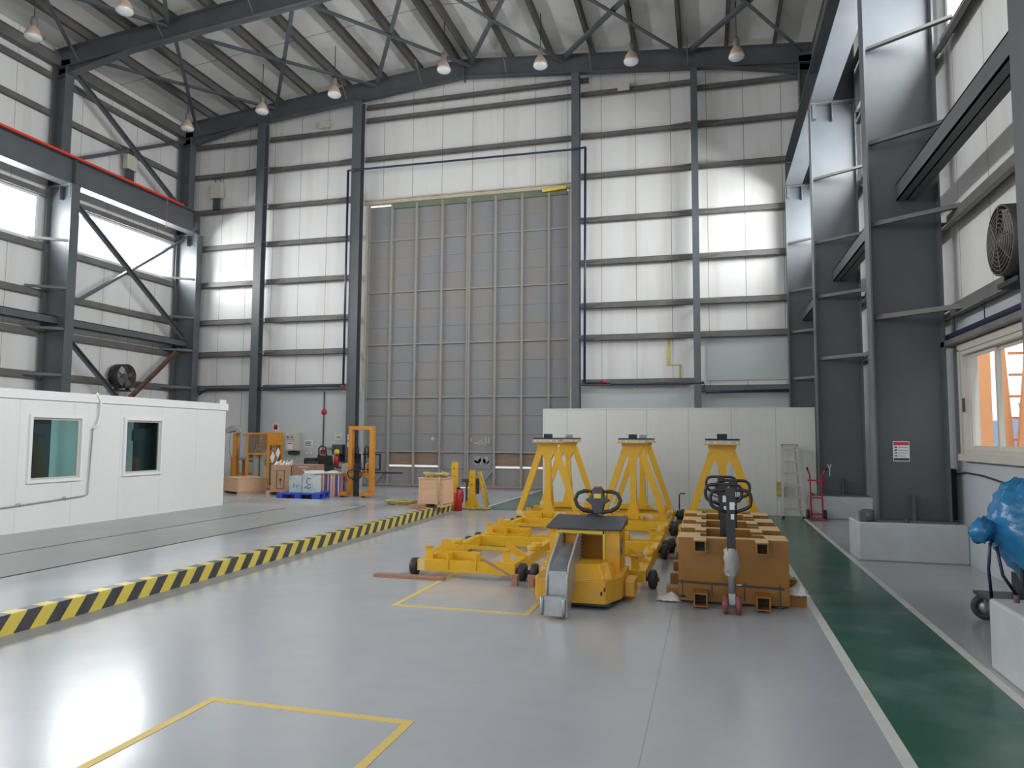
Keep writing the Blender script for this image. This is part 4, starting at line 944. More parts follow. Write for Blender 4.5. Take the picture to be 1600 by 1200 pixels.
MB().cyl((-1.58, 7.8, 0.07), (-1.5, 7.8, 0.07), 0.07, n=18).build('rear_wheel', BLACK, tg, True)
MB().cyl((-0.98, 7.8, 0.07), (-0.9, 7.8, 0.07), 0.07, n=18).build('rear_wheel', BLACK, tg, True)
for x, z in ((-1.02, 0.17), (-0.99, 0.21)): MB().box(x-0.008, x+0.008, 6.97, 6.98, z-0.02, z+0.015).build('key_switch', INK, tg, True)
ds = MB().box(-0.9, -0.896, 7.5, 7.68, 0.45, 0.63); do = ds.build('rating_plate', mat('rating_plate_grey', (0.3, 0.27, 0.22), 0.5, var=(0.2, 0.18, 0.16), scale=20, amt=0.6), tg, True)
MB().box(-0.897, -0.894, 7.52, 7.58, 0.47, 0.53).box(-0.897, -0.894, 7.6, 7.66, 0.55, 0.61).build('plate_marks', INK, do, True)
# coupling arm: U channel of galvanised plate
arm = [(7.42, 0.68), (7.2, 0.68), (6.72, 0.46), (6.62, 0.36), (6.62, 0.05), (6.78, 0.05), (6.9, 0.2), (7.42, 0.4)]
for x in (-1.475, -1.285):
    MB().prism(arm, x-0.006, x+0.006, 'yz').build('arm_side_plate', GALV, tg, True)
    MB().tube([(x, 7.2, 0.685), (x, 6.72, 0.465), (x, 6.62, 0.36), (x, 6.615, 0.15)], 0.01, 6).build('plate_edge', ALU, tg, True)
MB().box(-1.469, -1.291, 6.64, 6.655, 0.06, 0.42).build('arm_front_plate', GALV, tg, True)
MB().add([(-1.469,6.66,0.36),(-1.291,6.66,0.36),(-1.291,7.42,0.55),(-1.469,7.42,0.55),(-1.469,6.66,0.38),(-1.291,6.66,0.38),(-1.291,7.42,0.57),(-1.469,7.42,0.57)], [(0,3,2,1),(4,5,6,7),(0,1,5,4),(1,2,6,5),(2,3,7,6),(3,0,4,7)]).build('arm_floor_plate', GALV, tg, True)
MB().box(-1.49, -1.27, 6.56, 6.62, 0.03, 0.2).build('hitch_plate', GALV, tg, True)
for x in (-1.505, -1.3): MB().tube([(x, 6.57, 0.04), (x, 6.545, 0.08), (x, 6.545, 0.16), (x, 6.57, 0.2)], 0.018, 8).build('bumper_roller', GALV, tg, True)
for k in range(6): MB().cyl((-1.279, 7.36, 0.46+0.035*k), (-1.27, 7.36, 0.46+0.035*k), 0.008, n=8).build('rivet', INK, tg, True)
MB().box(-1.46, -1.3, 7.44, 7.5, 0.3, 0.66).build('mast', ORG, tg, True)
# tiller
MB().bar((-1.2, 7.95, 0.3), (-1.2, 8.0, 0.84), 0.13, 0.05, (0,1,0)).build('tiller_stem', YEL, tg, True)
hd = MB(); hd.prism([(-0.06, 0.0), (-0.07, 0.1), (-0.14, 0.15), (-0.07, 0.19), (-0.055, 0.28), (0.055, 0.28), (0.07, 0.19), (0.14, 0.15), (0.07, 0.1), (0.06, 0.0)], -0.04, 0.04)
hd.v = [(x-1.2, y+7.98, z+0.82) for x, y, z in hd.v]; th_ = hd.build('tiller_head', DGREY, tg, True, bevel=0.012)
MB().box(-1.24, -1.16, 7.935, 8.02, 1.1, 1.115).build('belly_button', RED, th_, True)
MB().box(-1.24, -1.16, 7.93, 7.94, 0.99, 1.04).build('label_plate', SIGNY, th_, True)
for s in (-1, 1):
    P = [(-1.2+s*0.06, 7.98, 1.06), (-1.2+s*0.15, 7.97, 1.065), (-1.2+s*0.22, 7.96, 1.04), (-1.2+s*0.25, 7.95, 0.97), (-1.2+s*0.22, 7.94, 0.9), (-1.2+s*0.15, 7.94, 0.855), (-1.2+s*0.05, 7.95, 0.84)]
    MB().tube(P, 0.022, 10).build('handle_loop', BLACK, tg, True)
    MB().cyl((-1.2+s*0.085, 7.98, 1.0), (-1.2+s*0.085, 7.98, 1.08), 0.022, n=10).build('thumb_wheel', YEL, tg, True)

# ================================================================ OCHRE BLOCKS with pallet trucks
def make_block(label):
    """local origin: front face centre bottom"""
    e = thing('counterweight_block', label, 'block', (0,0,0), 0, 'ochre steel blocks')
    w = 0.525; h = 0.655
    MB().box(-w, w, 0.0, 0.1, 0.03, h).build('front_plate', BLOCKM, e)
    mb = MB().box(-w, w, 0.1, 0.38, 0.03, 0.55); mb.box(-w, -0.31, 0.1, 0.38, 0.55, h); mb.box(0.32, w, 0.1, 0.38, 0.55, h); mb.box(-0.31, 0.32, 0.3, 0.38, 0.55, h-0.03); mb.build('body', BLOCKM, e)
    MB().box(-w, w, 0.0, 0.1, h, h+0.004).box(-w, -0.31, 0.1, 0.38, h, h+0.004).box(0.32, w, 0.1, 0.38, h, h+0.004).box(-0.37, -0.25, -0.2, 0.0, h, h+0.004).box(0.21, 0.33, -0.2, 0.0, h, h+0.004).build('dusty_lit_top', DUSTLIT, e)  # thin paler skin on upward faces, overhead light painted into its colour
    def sq(x, z, y0, y1, s=0.115):
        t = 0.012; a = s/2
        return MB().box(x-a, x+a, y0, y1, z-a, z-a+t).box(x-a, x+a, y0, y1, z+a-t, z+a).box(x-a, x-a+t, y0, y1, z-a+t, z+a-t).box(x+a-t, x+a, y0, y1, z-a+t, z+a-t).box(x-a+t, x+a-t, y1-0.02, y1-0.01, z-a+t, z+a-t)
    for x in (-0.31, 0.27):
        o = sq(x, h-0.058, -0.2, 0.0).build('fork_pocket', BLOCKM, e)
        MB().box(x-0.043, x+0.043, -0.03, -0.005, h-0.1, h-0.015).build('pocket_liner', INK, o)
        o = sq(x, 0.085, -0.22, 0.0, 0.13).build('fork_pocket', BLOCKM, e)
        MB().box(x-0.05, x+0.05, -0.03, -0.005, 0.035, 0.135).build('pocket_liner', INK, o)
        MB().box(x-0.06, x+0.06, 0.38, 0.5, h-0.12, h-0.005).build('rear_stub', BLOCKM, e)
    MB().box(-w-0.13, w+0.17, 0.14, 0.3, 0.0, 0.12).build('base_beam', BLOCKM, e)
    return e
b0 = make_block('big ochre steel block with square fork pockets, frontmost of the row of four'); b0.location = (0.2, 7.58, 0)
bl_names = ['', 'big ochre steel block second from the front of the row', 'big ochre steel block third from the front of the row', 'big ochre steel block at the back of the row near the right trestle']
for k in (1, 2, 3): dup(b0, (0.2-0.003*k, 7.58+0.8*k, 0), bl_names[k])

def make_jack(label):
    """pallet truck handle unit; local origin on floor under the handle"""
    e = thing('pallet_truck', label, 'pallet truck', (0,0,0), 0, 'black handled pallet trucks')
    MB().box(-0.04, 0.04, -0.03, 0.03, 0.5, 1.12).build('handle_stem', BLACKP, e)
    hl = MB(); P = [(0, 0, 1.165), (0.06, 0, 1.165), (0.12, 0, 1.163), (0.155, 0, 1.152), (0.178, 0, 1.128), (0.186, 0, 1.095), (0.184, 0, 1.055), (0.176, 0, 1.02), (0.155, 0, 0.998), (0.1, 0, 0.975), (0.03, 0, 0.95)]
    hl.tube([(-x, y, z) for x, y, z in reversed(P)] + P[1:], 0.017, 8)
    hl.build('handle_loop', BLACKP, e)
    MB().box(-0.045, 0.045, -0.03, 0.03, 1.1, 1.18).build('control_head', BLACKP, e)
    MB().bar((-0.15, 0, 1.06), (-0.03, 0, 1.02), 0.012, 0.02, (0,1,0)).build('control_lever', BLACKP, e)
    MB().box(-0.01, 0.035, -0.034, -0.03, 0.98, 1.05).build('sticker', PAPER, e)
    MB().box(0.0, 0.03, -0.034, -0.03, 0.89, 0.94).build('sticker', PAPER, e)
    MB().lathe([(0, 0.0), (0.035, 0.0), (0.035, 0.18), (0.05, 0.2), (0.05, 0.3), (0.0, 0.3)], (0, 0, 0.2), n=14).build('pump_cylinder', GALV, e)
    for s in (-1, 1):
        MB().lathe([(0, -0.025), (0.08, -0.025), (0.09, -0.018), (0.09, 0.018), (0.08, 0.025), (0, 0.025)], (s*0.06, 0.02, 0.09), (1,0,0), 20).build('steer_wheel', PINK, e)
    MB().cyl((-0.09, 0.02, 0.09), (0.09, 0.02, 0.09), 0.018, n=8).build('axle', GALV, e)
    MB().box(-0.03, 0.03, -0.01, 0.05, 0.1, 0.22).build('fork_head', GALV, e)
    MB().tube([(0.04, -0.03, 0.28), (0.09, -0.06, 0.29)], 0.008, 6).build('release_pedal', GALV, e)
    return e
j0 = make_jack('black handled pallet truck in front of the front ochre block'); j0.location = (0.18, 7.22, 0)
for k, nm in ((1, 'black pallet truck handle behind the front ochre block'), (2, 'black pallet truck handle behind the second ochre block'), (3, 'black pallet truck handle behind the third ochre block')):
    dup(j0, (0.18+(0.07 if k == 2 else -0.05), 7.22+0.8*k+(0.02 if k else 0), 0), nm)
bagm = MB(); rings = [(0.045, 0.62), (0.06, 0.6), (0.066, 0.53), (0.07, 0.46), (0.062, 0.4), (0.045, 0.36)]
n = 18; vs = []
for r, z in rings:
    for k in range(n):
        t = 2*pi*k/n; q = r*(1+0.18*sin(3*t+z*30)+0.1*sin(7*t+z*50)); vs.append((0.18+q*cos(t)*1.0, 7.22+q*sin(t)*0.8, z))
bagm.add(vs, [(i*n+k, i*n+(k+1)%n, (i+1)*n+(k+1)%n, (i+1)*n+k) for i in range(5) for k in range(n)], True)
o = bagm.build('plastic_bag', BAG); tag(o, 'crumpled clear plastic bag wrapped round the front pallet truck pump', 'bag')
e = thing('tie_bar', 'thin black clamp bar across the foot of the front ochre block', 'bar', (0.18, 7.3, 0.1))
MB().bar((-0.31, 7.36, 0.255), (0.66, 7.36, 0.235), 0.02, 0.02).build('cross_bar', BLACKP, e, True)
for x, z in ((-0.28, 0.11), (-0.0, 0.12), (0.3, 0.1), (0.62, 0.06)): MB().bar((x, 7.36, 0.27 if abs(x) > 0.29 or x < 0 else 0.26), (x, 7.36, z), 0.014, 0.014, (0,1,0)).build('drop_rod', BLACKP, e, True)
for x in (-0.28, 0.62): MB().lathe([(0, 0), (0.035, 0), (0.035, 0.012), (0, 0.012)], (x, 7.36, 0.06 if x > 0 else 0.11), n=12).build('clamp_foot', BLACKP, e, True)
# plastic sheets at both sides
def crumple(cx, cy, sx, sy, h, lab, tilt=0):
    mb = MB(); n = 12; vs = []
    for i in range(n+1):
        for j in range(n+1):
            u, v = i/n-0.5, j/n-0.5; r = math.hypot(u, v)
            z = h*max(0, 1-2*r)**0.7*(1+0.3*sin(9*u+4*v)) + 0.006*(1+sin(25*u)*cos(21*v)) + 0.004
            vs.append((cx+sx*u*(1+0.1*sin(8*v)), cy+sy*v*(1+0.1*cos(7*u)), z))
    fs = [(i*(n+1)+j, (i+1)*(n+1)+j, (i+1)*(n+1)+j+1, i*(n+1)+j+1) for i in range(n) for j in range(n)]
    mb.add(vs, fs, True); o = mb.build('plastic_sheet', POLY); md = o.modifiers.new('solid', 'SOLIDIFY'); md.thickness = 0.003
    tag(o, lab, 'plastic sheet'); return o
s1 = crumple(-0.42, 7.66, 0.26, 0.14, 0.07, 'crumpled white plastic sheet at the left foot of the front ochre block')
s2 = crumple(0.82, 7.8, 0.2, 0.3, 0.1, 'crumpled white plastic sheet draped over the right base beam of the front ochre block'); s2.location.z = 0.12

# ================================================================ BLUE WRAPPED TROLLEY (near right)
e = thing('wrapped_drum_trolley', 'black wheeled trolley carrying a round load wrapped in blue plastic', 'trolley', (2.7, 7.6, 0))
hb = MB(); n = 56; mrow = 34; vs = []
for i in range(mrow+1):
    ph = pi*i/mrow
    for k in range(n):
        t = 2*pi*k/n; rad = sin(ph)**0.75
        cr = 1+0.03*sin(5*t+3*ph)+0.03*sin(9*t-6*ph)+0.02*sin(17*t+ph*13)+0.02*sin(3*t+ph*23)
        zc = cos(ph)
        x = 0.4*rad*cos(t)*cr; y = 0.42*rad*sin(t)*cr; z = 0.5*zc*cr
        if x < 0 and zc < 0: x *= 1+0.75*zc
        vs.append((min(2.81+x, 3.27), 7.5+y, 0.8+z))
hb.add(vs, [(i*n+k, i*n+(k+1)%n, (i+1)*n+(k+1)%n, (i+1)*n+k) for i in range(mrow) for k in range(n)], True)
bg = hb.build('plastic_wrap', BLUEF, e, True)
kn = MB(); vs = []
for i in range(9):
    for k in range(16):
        t = 2*pi*k/16; r = [0.06, 0.05, 0.07, 0.09, 0.105, 0.11, 0.1, 0.07, 0.01][i]*(1+0.16*sin(7*t+i)+0.1*sin(3*t-2*i))
        vs.append((2.49-0.032*i, 7.42+r*cos(t), 0.87+r*sin(t)*(1+0.15*sin(4*t+2*i))-0.006*i))
kn.add(vs, [(i*16+k, i*16+(k+1)%16, (i+1)*16+(k+1)%16, (i+1)*16+k) for i in range(8) for k in range(16)], True)
kn.build('knotted_end', BLUEF, bg, True)
MB().box(2.36, 3.05, 7.1, 7.78, 0.22, 0.25).build('platform', BLACKP, e, True)
MB().tube([(2.42, 7.5, 0.25), (2.39, 7.45, 0.5), (2.41, 7.45, 0.72), (2.5, 7.48, 0.86)], 0.014, 8).build('push_tube', PIPEB, e, True)
MB().tube([(2.62, 7.45, 0.25), (2.5, 7.45, 0.45), (2.46, 7.45, 0.7)], 0.014, 8).build('hose', PIPEB, e, True)
MB().box(2.64, 2.7, 7.4, 7.46, 0.25, 0.6).build('upright', BLACKP, e, True)
MB().box(2.72, 3.0, 7.45, 7.9, 0.25, 0.42).build('drum_base', BLACKP, e, True)
for (x, y) in ((2.45, 7.2), (2.95, 7.2), (2.43, 7.7), (2.95, 7.7)):
    wo_ = MB().lathe([(0.06, -0.03), (0.1, -0.03), (0.115, -0.015), (0.115, 0.015), (0.1, 0.03), (0.06, 0.03), (0.06, -0.03)], (x, y, 0.115), (0.25,1,0), 22).build('wheel', BLACK, e, True)
    MB().lathe([(0, -0.02), (0.06, -0.02), (0.06, 0.02), (0, 0.02)], (x, y, 0.115), (0.25,1,0), 18).build('rim', GALV, wo_, True)
    MB().box(x-0.02, x+0.02, y-0.05, y-0.035, 0.1, 0.22).build('caster_fork', GALV, e, True)
o = MB().prism([(2.62, 0.5), (2.62, 0.78), (2.72, 0.82), (2.72, 0.5)], 5.56, 5.62).box(2.55, 2.8, 5.5, 5.68, 0.5, 0.515).build('steel_offcut', STEEL); tag(o, 'dark steel bracket lying on the near right plinth', 'bracket')

# ================================================================ FAR LEFT CORNER: stores
# wooden crate
def crate(name, x0, x1, y0, y1, z0, h, lab, lid_over=0.02, m=WOOD, feet=True, mark=None):
    e = thing(name, lab, 'crate', ((x0+x1)/2, (y0+y1)/2, z0))
    f = 0.07 if feet else 0.0
    MB().box(x0, x1, y0, y1, z0+f, z0+h-0.02).build('body', m, e, True)
    MB().box(x0-lid_over, x1+lid_over, y0-lid_over, y1+lid_over, z0+h-0.02, z0+h).build('lid', m, e, True)
    if feet:
        for (xa, xb) in ((x0+0.03, x0+0.15), (x1-0.15, x1-0.03)): MB().box(xa, xb, y0+0.02, y1-0.02, z0, z0+f).build('skid', m, e, True)
    for x in (x0+0.02, x1-0.02): MB().box(x-0.02, x+0.02, y0-0.012, y0, z0+f, z0+h-0.02).build('batten', m, e, True)
    if mark: 
        mb = MB()
        for q in mark: mb.tube([(x, y0-0.004, z) for x, z in q], 0.007, 4)
        mb.build('marking', INK, e, True)
    return e
e = crate('wooden_crate', -13.64, -12.54, 17.88, 18.73, 0, 0.46, 'low pale plywood crate at the corner of the white cabin')
e.rotation_euler.z = radians(-29)
# gas cylinder cage
e = thing('cylinder_cage', 'orange framed mesh cage for gas cylinders against the back wall', 'cage', (-13.2, 20.0, 0))
xa, xb, ya, yb_, zt = -13.86, -13.13, 19.5, 20.22, 1.76
for x in (xa, xb):
    for y in (ya, yb_): MB().box(x-0.03, x+0.03, y-0.03, y+0.03, 0.06, zt).build('upright', ORG, e, True)
for z in (0.12, 1.1, zt-0.03):
    for y in (ya, yb_): MB().box(xa, xb, y-0.025, y+0.025, z-0.025, z+0.025).build('rail', ORG, e, True)
MB().box(xb, xb+0.02, ya, yb_, 1.4, zt).build('header_panel', ORG, e, True)
for z in (0.12, 0.85, 1.38): MB().box(xb-0.02, xb+0.02, ya, yb_, z-0.02, z+0.02).build('side_rail', ORG, e, True)
MB().box(xb-0.02, xb+0.02, (ya+yb_)/2-0.02, (ya+yb_)/2+0.02, 0.1, 1.4).build('side_upright', ORG, e, True)
mg = MB()
for k in range(40):
    x = xa+(xb-xa)*k/39; mg.box(x-0.008, x+0.008, yb_-0.005, yb_+0.005, 0.12, zt)
for k in range(18):
    x = xa+(xb-xa)*k/17; mg.box(x-0.008, x+0.008, ya-0.005, ya+0.005, 1.1, zt)
for k in range(50):
    z = 0.12+1.6*k/49; mg.box(xa, xb, yb_-0.004, yb_+0.004, z-0.003, z+0.003)
    if z > 1.1: mg.box(xa, xb, ya-0.004, ya+0.004, z-0.003, z+0.003)
mg.build('wire_mesh', MESHP, e, True)
MB().box(xa, xb, ya, yb_, 0.06, 0.09).build('base_tray', ORG, e, True)
for x in (xa+0.1, xb-0.1): MB().lathe([(0, -0.02), (0.05, -0.02), (0.05, 0.02), (0, 0.02)], (x, ya+0.1, 0.05), (1,0,0), 12).build('caster', BLACK, e, True)
def gas(x, y, lab):
    g_ = thing('gas_cylinder', lab, 'gas cylinder', (x, y, 0.09), 0, 'gas cylinders in the cage')
    MB().lathe([(0, 0), (0.11, 0), (0.12, 0.02), (0.12, 1.0), (0.1, 1.1), (0.04, 1.15), (0.03, 1.2), (0, 1.2)], n=16).build('cylinder_body', CYL, g_)
    MB().lathe([(0, 1.2), (0.02, 1.2), (0.02, 1.26), (0.04, 1.27), (0.04, 1.3), (0, 1.3)], n=10).build('valve', SIGNY, g_)
    return g_
g0 = gas(-13.7, 19.75, 'grey gas cylinder at the left of the orange cage')
for x, lab in ((-13.44, 'grey gas cylinder in the middle of the orange cage'), (-13.28, 'grey gas cylinder at the right of the orange cage')): dup(g0, (x, 19.75 if x < -13.4 else 20.02, 0.09), lab)
for y, z, lab in ((19.66, 0.98, 'white card tag hanging nearer the front of the cage side'), (19.95, 1.1, 'white card tag hanging nearer the back of the cage side')):
    t_ = thing('hanging_tag', lab, 'tag', (xb+0.04, y, z))
    MB().prism([(y-0.12, z), (y+0.02, z-0.17), (y+0.14, z+0.05), (y+0.02, z+0.2)], xb+0.035, xb+0.04, 'yz').build('card', PAPER, t_, True)
    MB().tube([(xb+0.035, y, z+0.18), (xb+0.03, y-0.02, z+0.42)], 0.008, 5).build('string', CYL, t_, True)
# jib post with motor
e = thing('jib_post', 'yellow post with a grey hooded motor and hanging cables', 'post', (-14.65, 20.0, 0))
MB().box(-14.72, -14.58, 19.93, 20.07, 0.02, 1.75).build('post', ORG, e, True)
MB().box(-14.9, -14.4, 19.8, 20.2, 0.0, 0.03).build('foot_plate', ORG, e, True)
MB().prism([(-14.98, 1.75), (-14.95, 1.88), (-14.72, 2.0), (-14.45, 1.85), (-14.25, 1.7), (-14.32, 1.68), (-14.6, 1.82)], 19.85, 20.15).build('hood', CYL, e, True)
for s in (-1, 1): MB().tube([(-14.65+s*0.12, 19.9, 1.8), (-14.65+s*0.19, 19.9, 1.5), (-14.65+s*0.17, 19.9, 1.15), (-14.65+s*0.08, 19.9, 0.95)], 0.012, 5).build('cable', CYL, e, True)
# bench behind
e = thing('work_bench', 'grey topped workbench with orange legs behind the low crate', 'bench', (-14.4, 20.9, 0))
MB().box(-15.3, -14.05, 20.6, 21.3, 0.86, 0.92).build('bench_top', CYL, e, True)
for x in (-15.25, -14.1):
    for y in (20.65, 21.25): MB().box(x-0.035, x+0.035, y-0.035, y+0.035, 0, 0.86).build('leg', ORG, e, True)
MB().box(-15.25, -14.1, 20.65, 21.25, 0.38, 0.42).build('shelf', ORG, e, True)
o = MB().box(-14.5, -14.2, 20.75, 21.05, 0.92, 1.16).box(-14.16, -14.06, 20.8, 21.0, 0.92, 1.1).build('bench_instrument', DGREY); tag(o, 'dark instrument box on the workbench', 'instrument')

# blue pallet
e = thing('plastic_pallet', 'bright blue plastic pallet under the cartons', 'pallet', (-10.5, 17.3, 0))
MB().box(-11.05, -9.95, 16.75, 17.75, 0.13, 0.17).build('deck', BLUEP, e, True)
for x in (-11.05, -10.58, -10.11):
    for y in (16.75, 17.2, 17.6): MB().box(x, x+0.16, y, y+0.15, 0.02, 0.13).build('foot_block', BLUEP, e, True)
for x in (-11.05, -10.58, -10.11): MB().box(x, x+0.16, 16.75, 17.75, 0.0, 0.02).build('runner', BLUEP, e, True)
e.rotation_euler.z = radians(12)
# wooden pallet behind with big cartons
e = thing('timber_pallet', 'small pale timber pallet under the brown cartons', 'pallet', (-11.4, 18.3, 0))
for k in range(5): MB().box(-12.05, -10.9, 17.85+0.17*k, 17.97+0.17*k, 0.09, 0.115).build('deck_board', WOOD, e, True)
for x in (-12.05, -11.5, -11.0): MB().box(x, x+0.1, 17.85, 18.65, 0.0, 0.09).build('bearer', WOOD, e, True)
def carton(x0, x1, y0, y1, z0, z1, m, lab, marks=None, mm=INK, rz=0, name='carton'):
    e = thing(name, lab, 'carton', ((x0+x1)/2, (y0+y1)/2, z0)); 
    MB().box(x0, x1, y0, y1, z0, z1).build('box_body', m, e, True)
    MB().box(x0, x1, (y0+y1)/2-0.03, (y0+y1)/2+0.03, z1, z1+0.002).build('packing_tape', PAPER, e, True)
    if marks:
        mb = MB()
        for q in marks: mb.tube([(x0+(x1-x0)*a, y0-0.003, z0+(z1-z0)*c) for a, c in q], 0.008, 4)
        mb.build('print', mm, e, True)
    if rz: e.rotation_euler.z = radians(rz)
    return e
carton(-11.95, -11.38, 17.9, 18.45, 0.115, 0.84, CARD, 'tall open brown carton on the timber pallet', [[(0.3,0.1),(0.3,0.8),(0.7,0.8),(0.7,0.1),(0.3,0.1)],[(0.5,0.25),(0.5,0.5)],[(0.44,0.4),(0.5,0.5),(0.56,0.4)]], rz=6)
o = MB()
for k in range(9): o.bar((-11.9+0.06*k, 18.0+0.03*(k % 3), 0.84), (-11.88+0.06*k+0.03*(k % 2), 18.1, 0.92+0.03*(k % 3)), 0.05, 0.02)
o = o.build('crumpled_packing', POLY); tag(o, 'crumpled white packing sticking out of the tall carton', 'packing')
carton(-11.36, -10.95, 17.95, 18.5, 0.115, 0.52, CARD, 'brown carton beside the tall carton, lower of its stack', [[(0.6,0.6),(0.8,0.6),(0.8,0.8),(0.6,0.8),(0.6,0.6)]], SIGNR)
carton(-11.34, -10.62, 17.98, 18.5, 0.52, 0.86, mat('dark_cardboard', (0.36, 0.2, 0.13), 0.75, var=(0.3, 0.17, 0.11), scale=5, amt=0.6), 'dark brown carton on top of the carton stack', [[(0.3,0.8),(0.75,0.8)],[(0.5,0.5),(0.6,0.5),(0.6,0.62),(0.5,0.62),(0.5,0.5)]], PAPER)
LBL = mat('pale_blue_carton', (0.52, 0.56, 0.54), 0.6, var=(0.35, 0.48, 0.55), scale=5, amt=0.8, lo=0.5, hi=0.6)
carton(-10.75, -10.38, 16.95, 17.35, 0.175, 0.6, LBL, 'pale green and blue carton on the blue pallet', [[(0.3,0.3),(0.4,0.45),(0.35,0.6)],[(0.6,0.3),(0.7,0.5)]], SIGNB)
carton(-10.36, -10.05, 16.95, 17.35, 0.175, 0.66, LBL, 'pale blue carton with a dark ring print on the blue pallet', [[(0.8,0.75),(0.5,0.8),(0.4,0.6),(0.5,0.45),(0.8,0.45)],[(0.2,0.25),(0.5,0.35),(0.5,0.2),(0.8,0.3)]], INK)
o = MB().box(-10.34, -9.98, 17.0, 17.4, 0.668, 0.74).build('folded_sheet', PAPER); tag(o, 'white folded sheet on the pale blue carton', 'sheet')
# striped covered crate
STRC = bpy.data.materials.new('striped_fabric'); STRC.use_nodes = True; nt = STRC.node_tree; b = nt.nodes['Principled BSDF']
g = nd(nt, 'ShaderNodeNewGeometry'); sp = nd(nt, 'ShaderNodeSeparateXYZ'); nt.links.new(g.outputs['Position'], sp.inputs[0])
fr = math_n(nt, 'FRACT', math_n(nt, 'MULTIPLY', math_n(nt, 'ADD', sp.outputs[0], sp.outputs[1]), 3.1)); cr = nd(nt, 'ShaderNodeValToRGB'); cr.color_ramp.interpolation = 'CONSTANT'
els = cr.color_ramp.elements; els[0].position = 0; els[0].color = (0.08, 0.06, 0.3, 1); els[1].position = 0.18; els[1].color = (0.6, 0.58, 0.56, 1)
for p, c_ in ((0.3, (0.3, 0.06, 0.09, 1)), (0.48, (0.65, 0.63, 0.6, 1)), (0.58, (0.55, 0.3, 0.14, 1)), (0.78, (0.62, 0.6, 0.58, 1)), (0.86, (0.3, 0.1, 0.12, 1))):
    q = els.new(p); q.color = c_
nt.links.new(fr, cr.inputs[0]); nt.links.new(cr.outputs[0], b.inputs['Base Color']); b.inputs['Roughness'].default_value = 0.8
e = thing('striped_bundle', 'bundle of red blue and cream striped boards beside the blue pallet', 'bundle', (-9.9, 18.0, 0))
MB().box(-10.66, -9.84, 18.05, 18.5, 0.0, 0.6).build('striped_stack', STRC, e, True)
MB().box(-10.68, -9.82, 18.03, 18.52, 0.6, 0.63).build('top_board', CARD, e, True)
crm = crumple(-10.26, 18.27, 0.7, 0.4, 0.06, 'crumpled white film on top of the striped bundle'); crm.location.z = 0.632
# black machine
e = thing('floor_machine', 'black machine with upright looped handle behind the striped bundle', 'machine', (-12.2, 21.3, 0))
MB().box(-12.7, -11.95, 20.9, 21.5, 0.08, 0.75).build('housing', BLACKP, e, True, bevel=0.03)
MB().box(-12.62, -12.2, 20.86, 20.9, 0.6, 0.85).build('motor', DGREY, e, True, bevel=0.01)
MB().box(-12.75, -12.35, 20.9, 21.3, 0.75, 0.95).build('seat_pad', BLACK, e, True, bevel=0.03)
MB().prism([(-12.3, 0.75), (-12.28, 1.05), (-12.0, 1.02), (-11.95, 0.75)], 20.95, 21.4).build('rear_housing', BLACKP, e, True)
MB().tube([(-12.25, 21.0, 1.0), (-12.27, 21.0, 1.25), (-12.18, 21.0, 1.34), (-12.02, 21.0, 1.3), (-11.98, 21.0, 1.0)], 0.025, 8).build('handle', BLACK, e, True)
for x in (-12.55, -12.1): MB().lathe([(0, -0.04), (0.09, -0.04), (0.09, 0.04), (0, 0.04)], (x, 20.95, 0.09), (0,1,0), 16).build('wheel', BLACK, e, True)
# hose reel with motor on the wall
e = thing('cable_winch', 'grey wall winch with a yellow drum end beside the wind post', 'winch', (-12.2, YB-0.1, 1.1))
MB().box(-12.42, -12.02, YB-0.4, YB-0.06, 1.05, 1.38).build('gearbox', DGREY, e, True, bevel=0.02)
MB().lathe([(0, 0), (0.1, 0), (0.1, 0.06), (0, 0.06)], (-12.2, YB-0.4, 1.12), (0,-1,0), 18).build('drum_end', SIGNY, e, True)
for k in range(3): MB().cyl((-12.62+0.08*k, YB-0.3, 1.2), (-12.62+0.08*k, YB-0.3, 1.3), 0.04, n=10).build('connector', CYL, e, True)
MB().box(-12.25, -12.05, YB-0.2, YB-0.06, 0.8, 1.05).build('bracket', PIPEB, e, True)

# fire extinguishers
def extinguisher(x, y, z, lab, h=0.5, r=0.085):
    e = thing('fire_extinguisher', lab, 'fire extinguisher', (x, y, z))
    MB().lathe([(0, 0), (r, 0.0), (r, h*0.78), (r*0.7, h*0.88), (r*0.3, h*0.93), (0, h*0.93)], n=18).build('cylinder', RED, e)
    MB().box(-0.03, 0.03, -0.03, 0.03, h*0.93, h).build('valve', BLACKP, e)
    MB().bar((-0.01, 0, h), (0.09, 0, h+0.03), 0.02, 0.012).build('lever', BLACKP, e)
    MB().tube([(0.03, 0, h*0.97), (0.1, 0.0, h*0.9), (0.12, 0, h*0.6), (0.1, 0, h*0.35)], 0.012, 6).build('hose', BLACKP, e)
    return e
extinguisher(-5.5, 15.5, 0, 'red fire extinguisher standing at the end of the striped kerb', 0.52, 0.095)
extinguisher(-12.15, 21.95, 0.62, 'dark red fire extinguisher on the wall near the wind post', 0.42, 0.08)
MB_h = MB().box(-12.2, -12.1, 22.02, 22.44, 0.58, 0.62); o = MB_h.build('extinguisher_bracket', STEEL); tag(o, 'small steel shelf bracket holding the wall extinguisher', 'bracket')

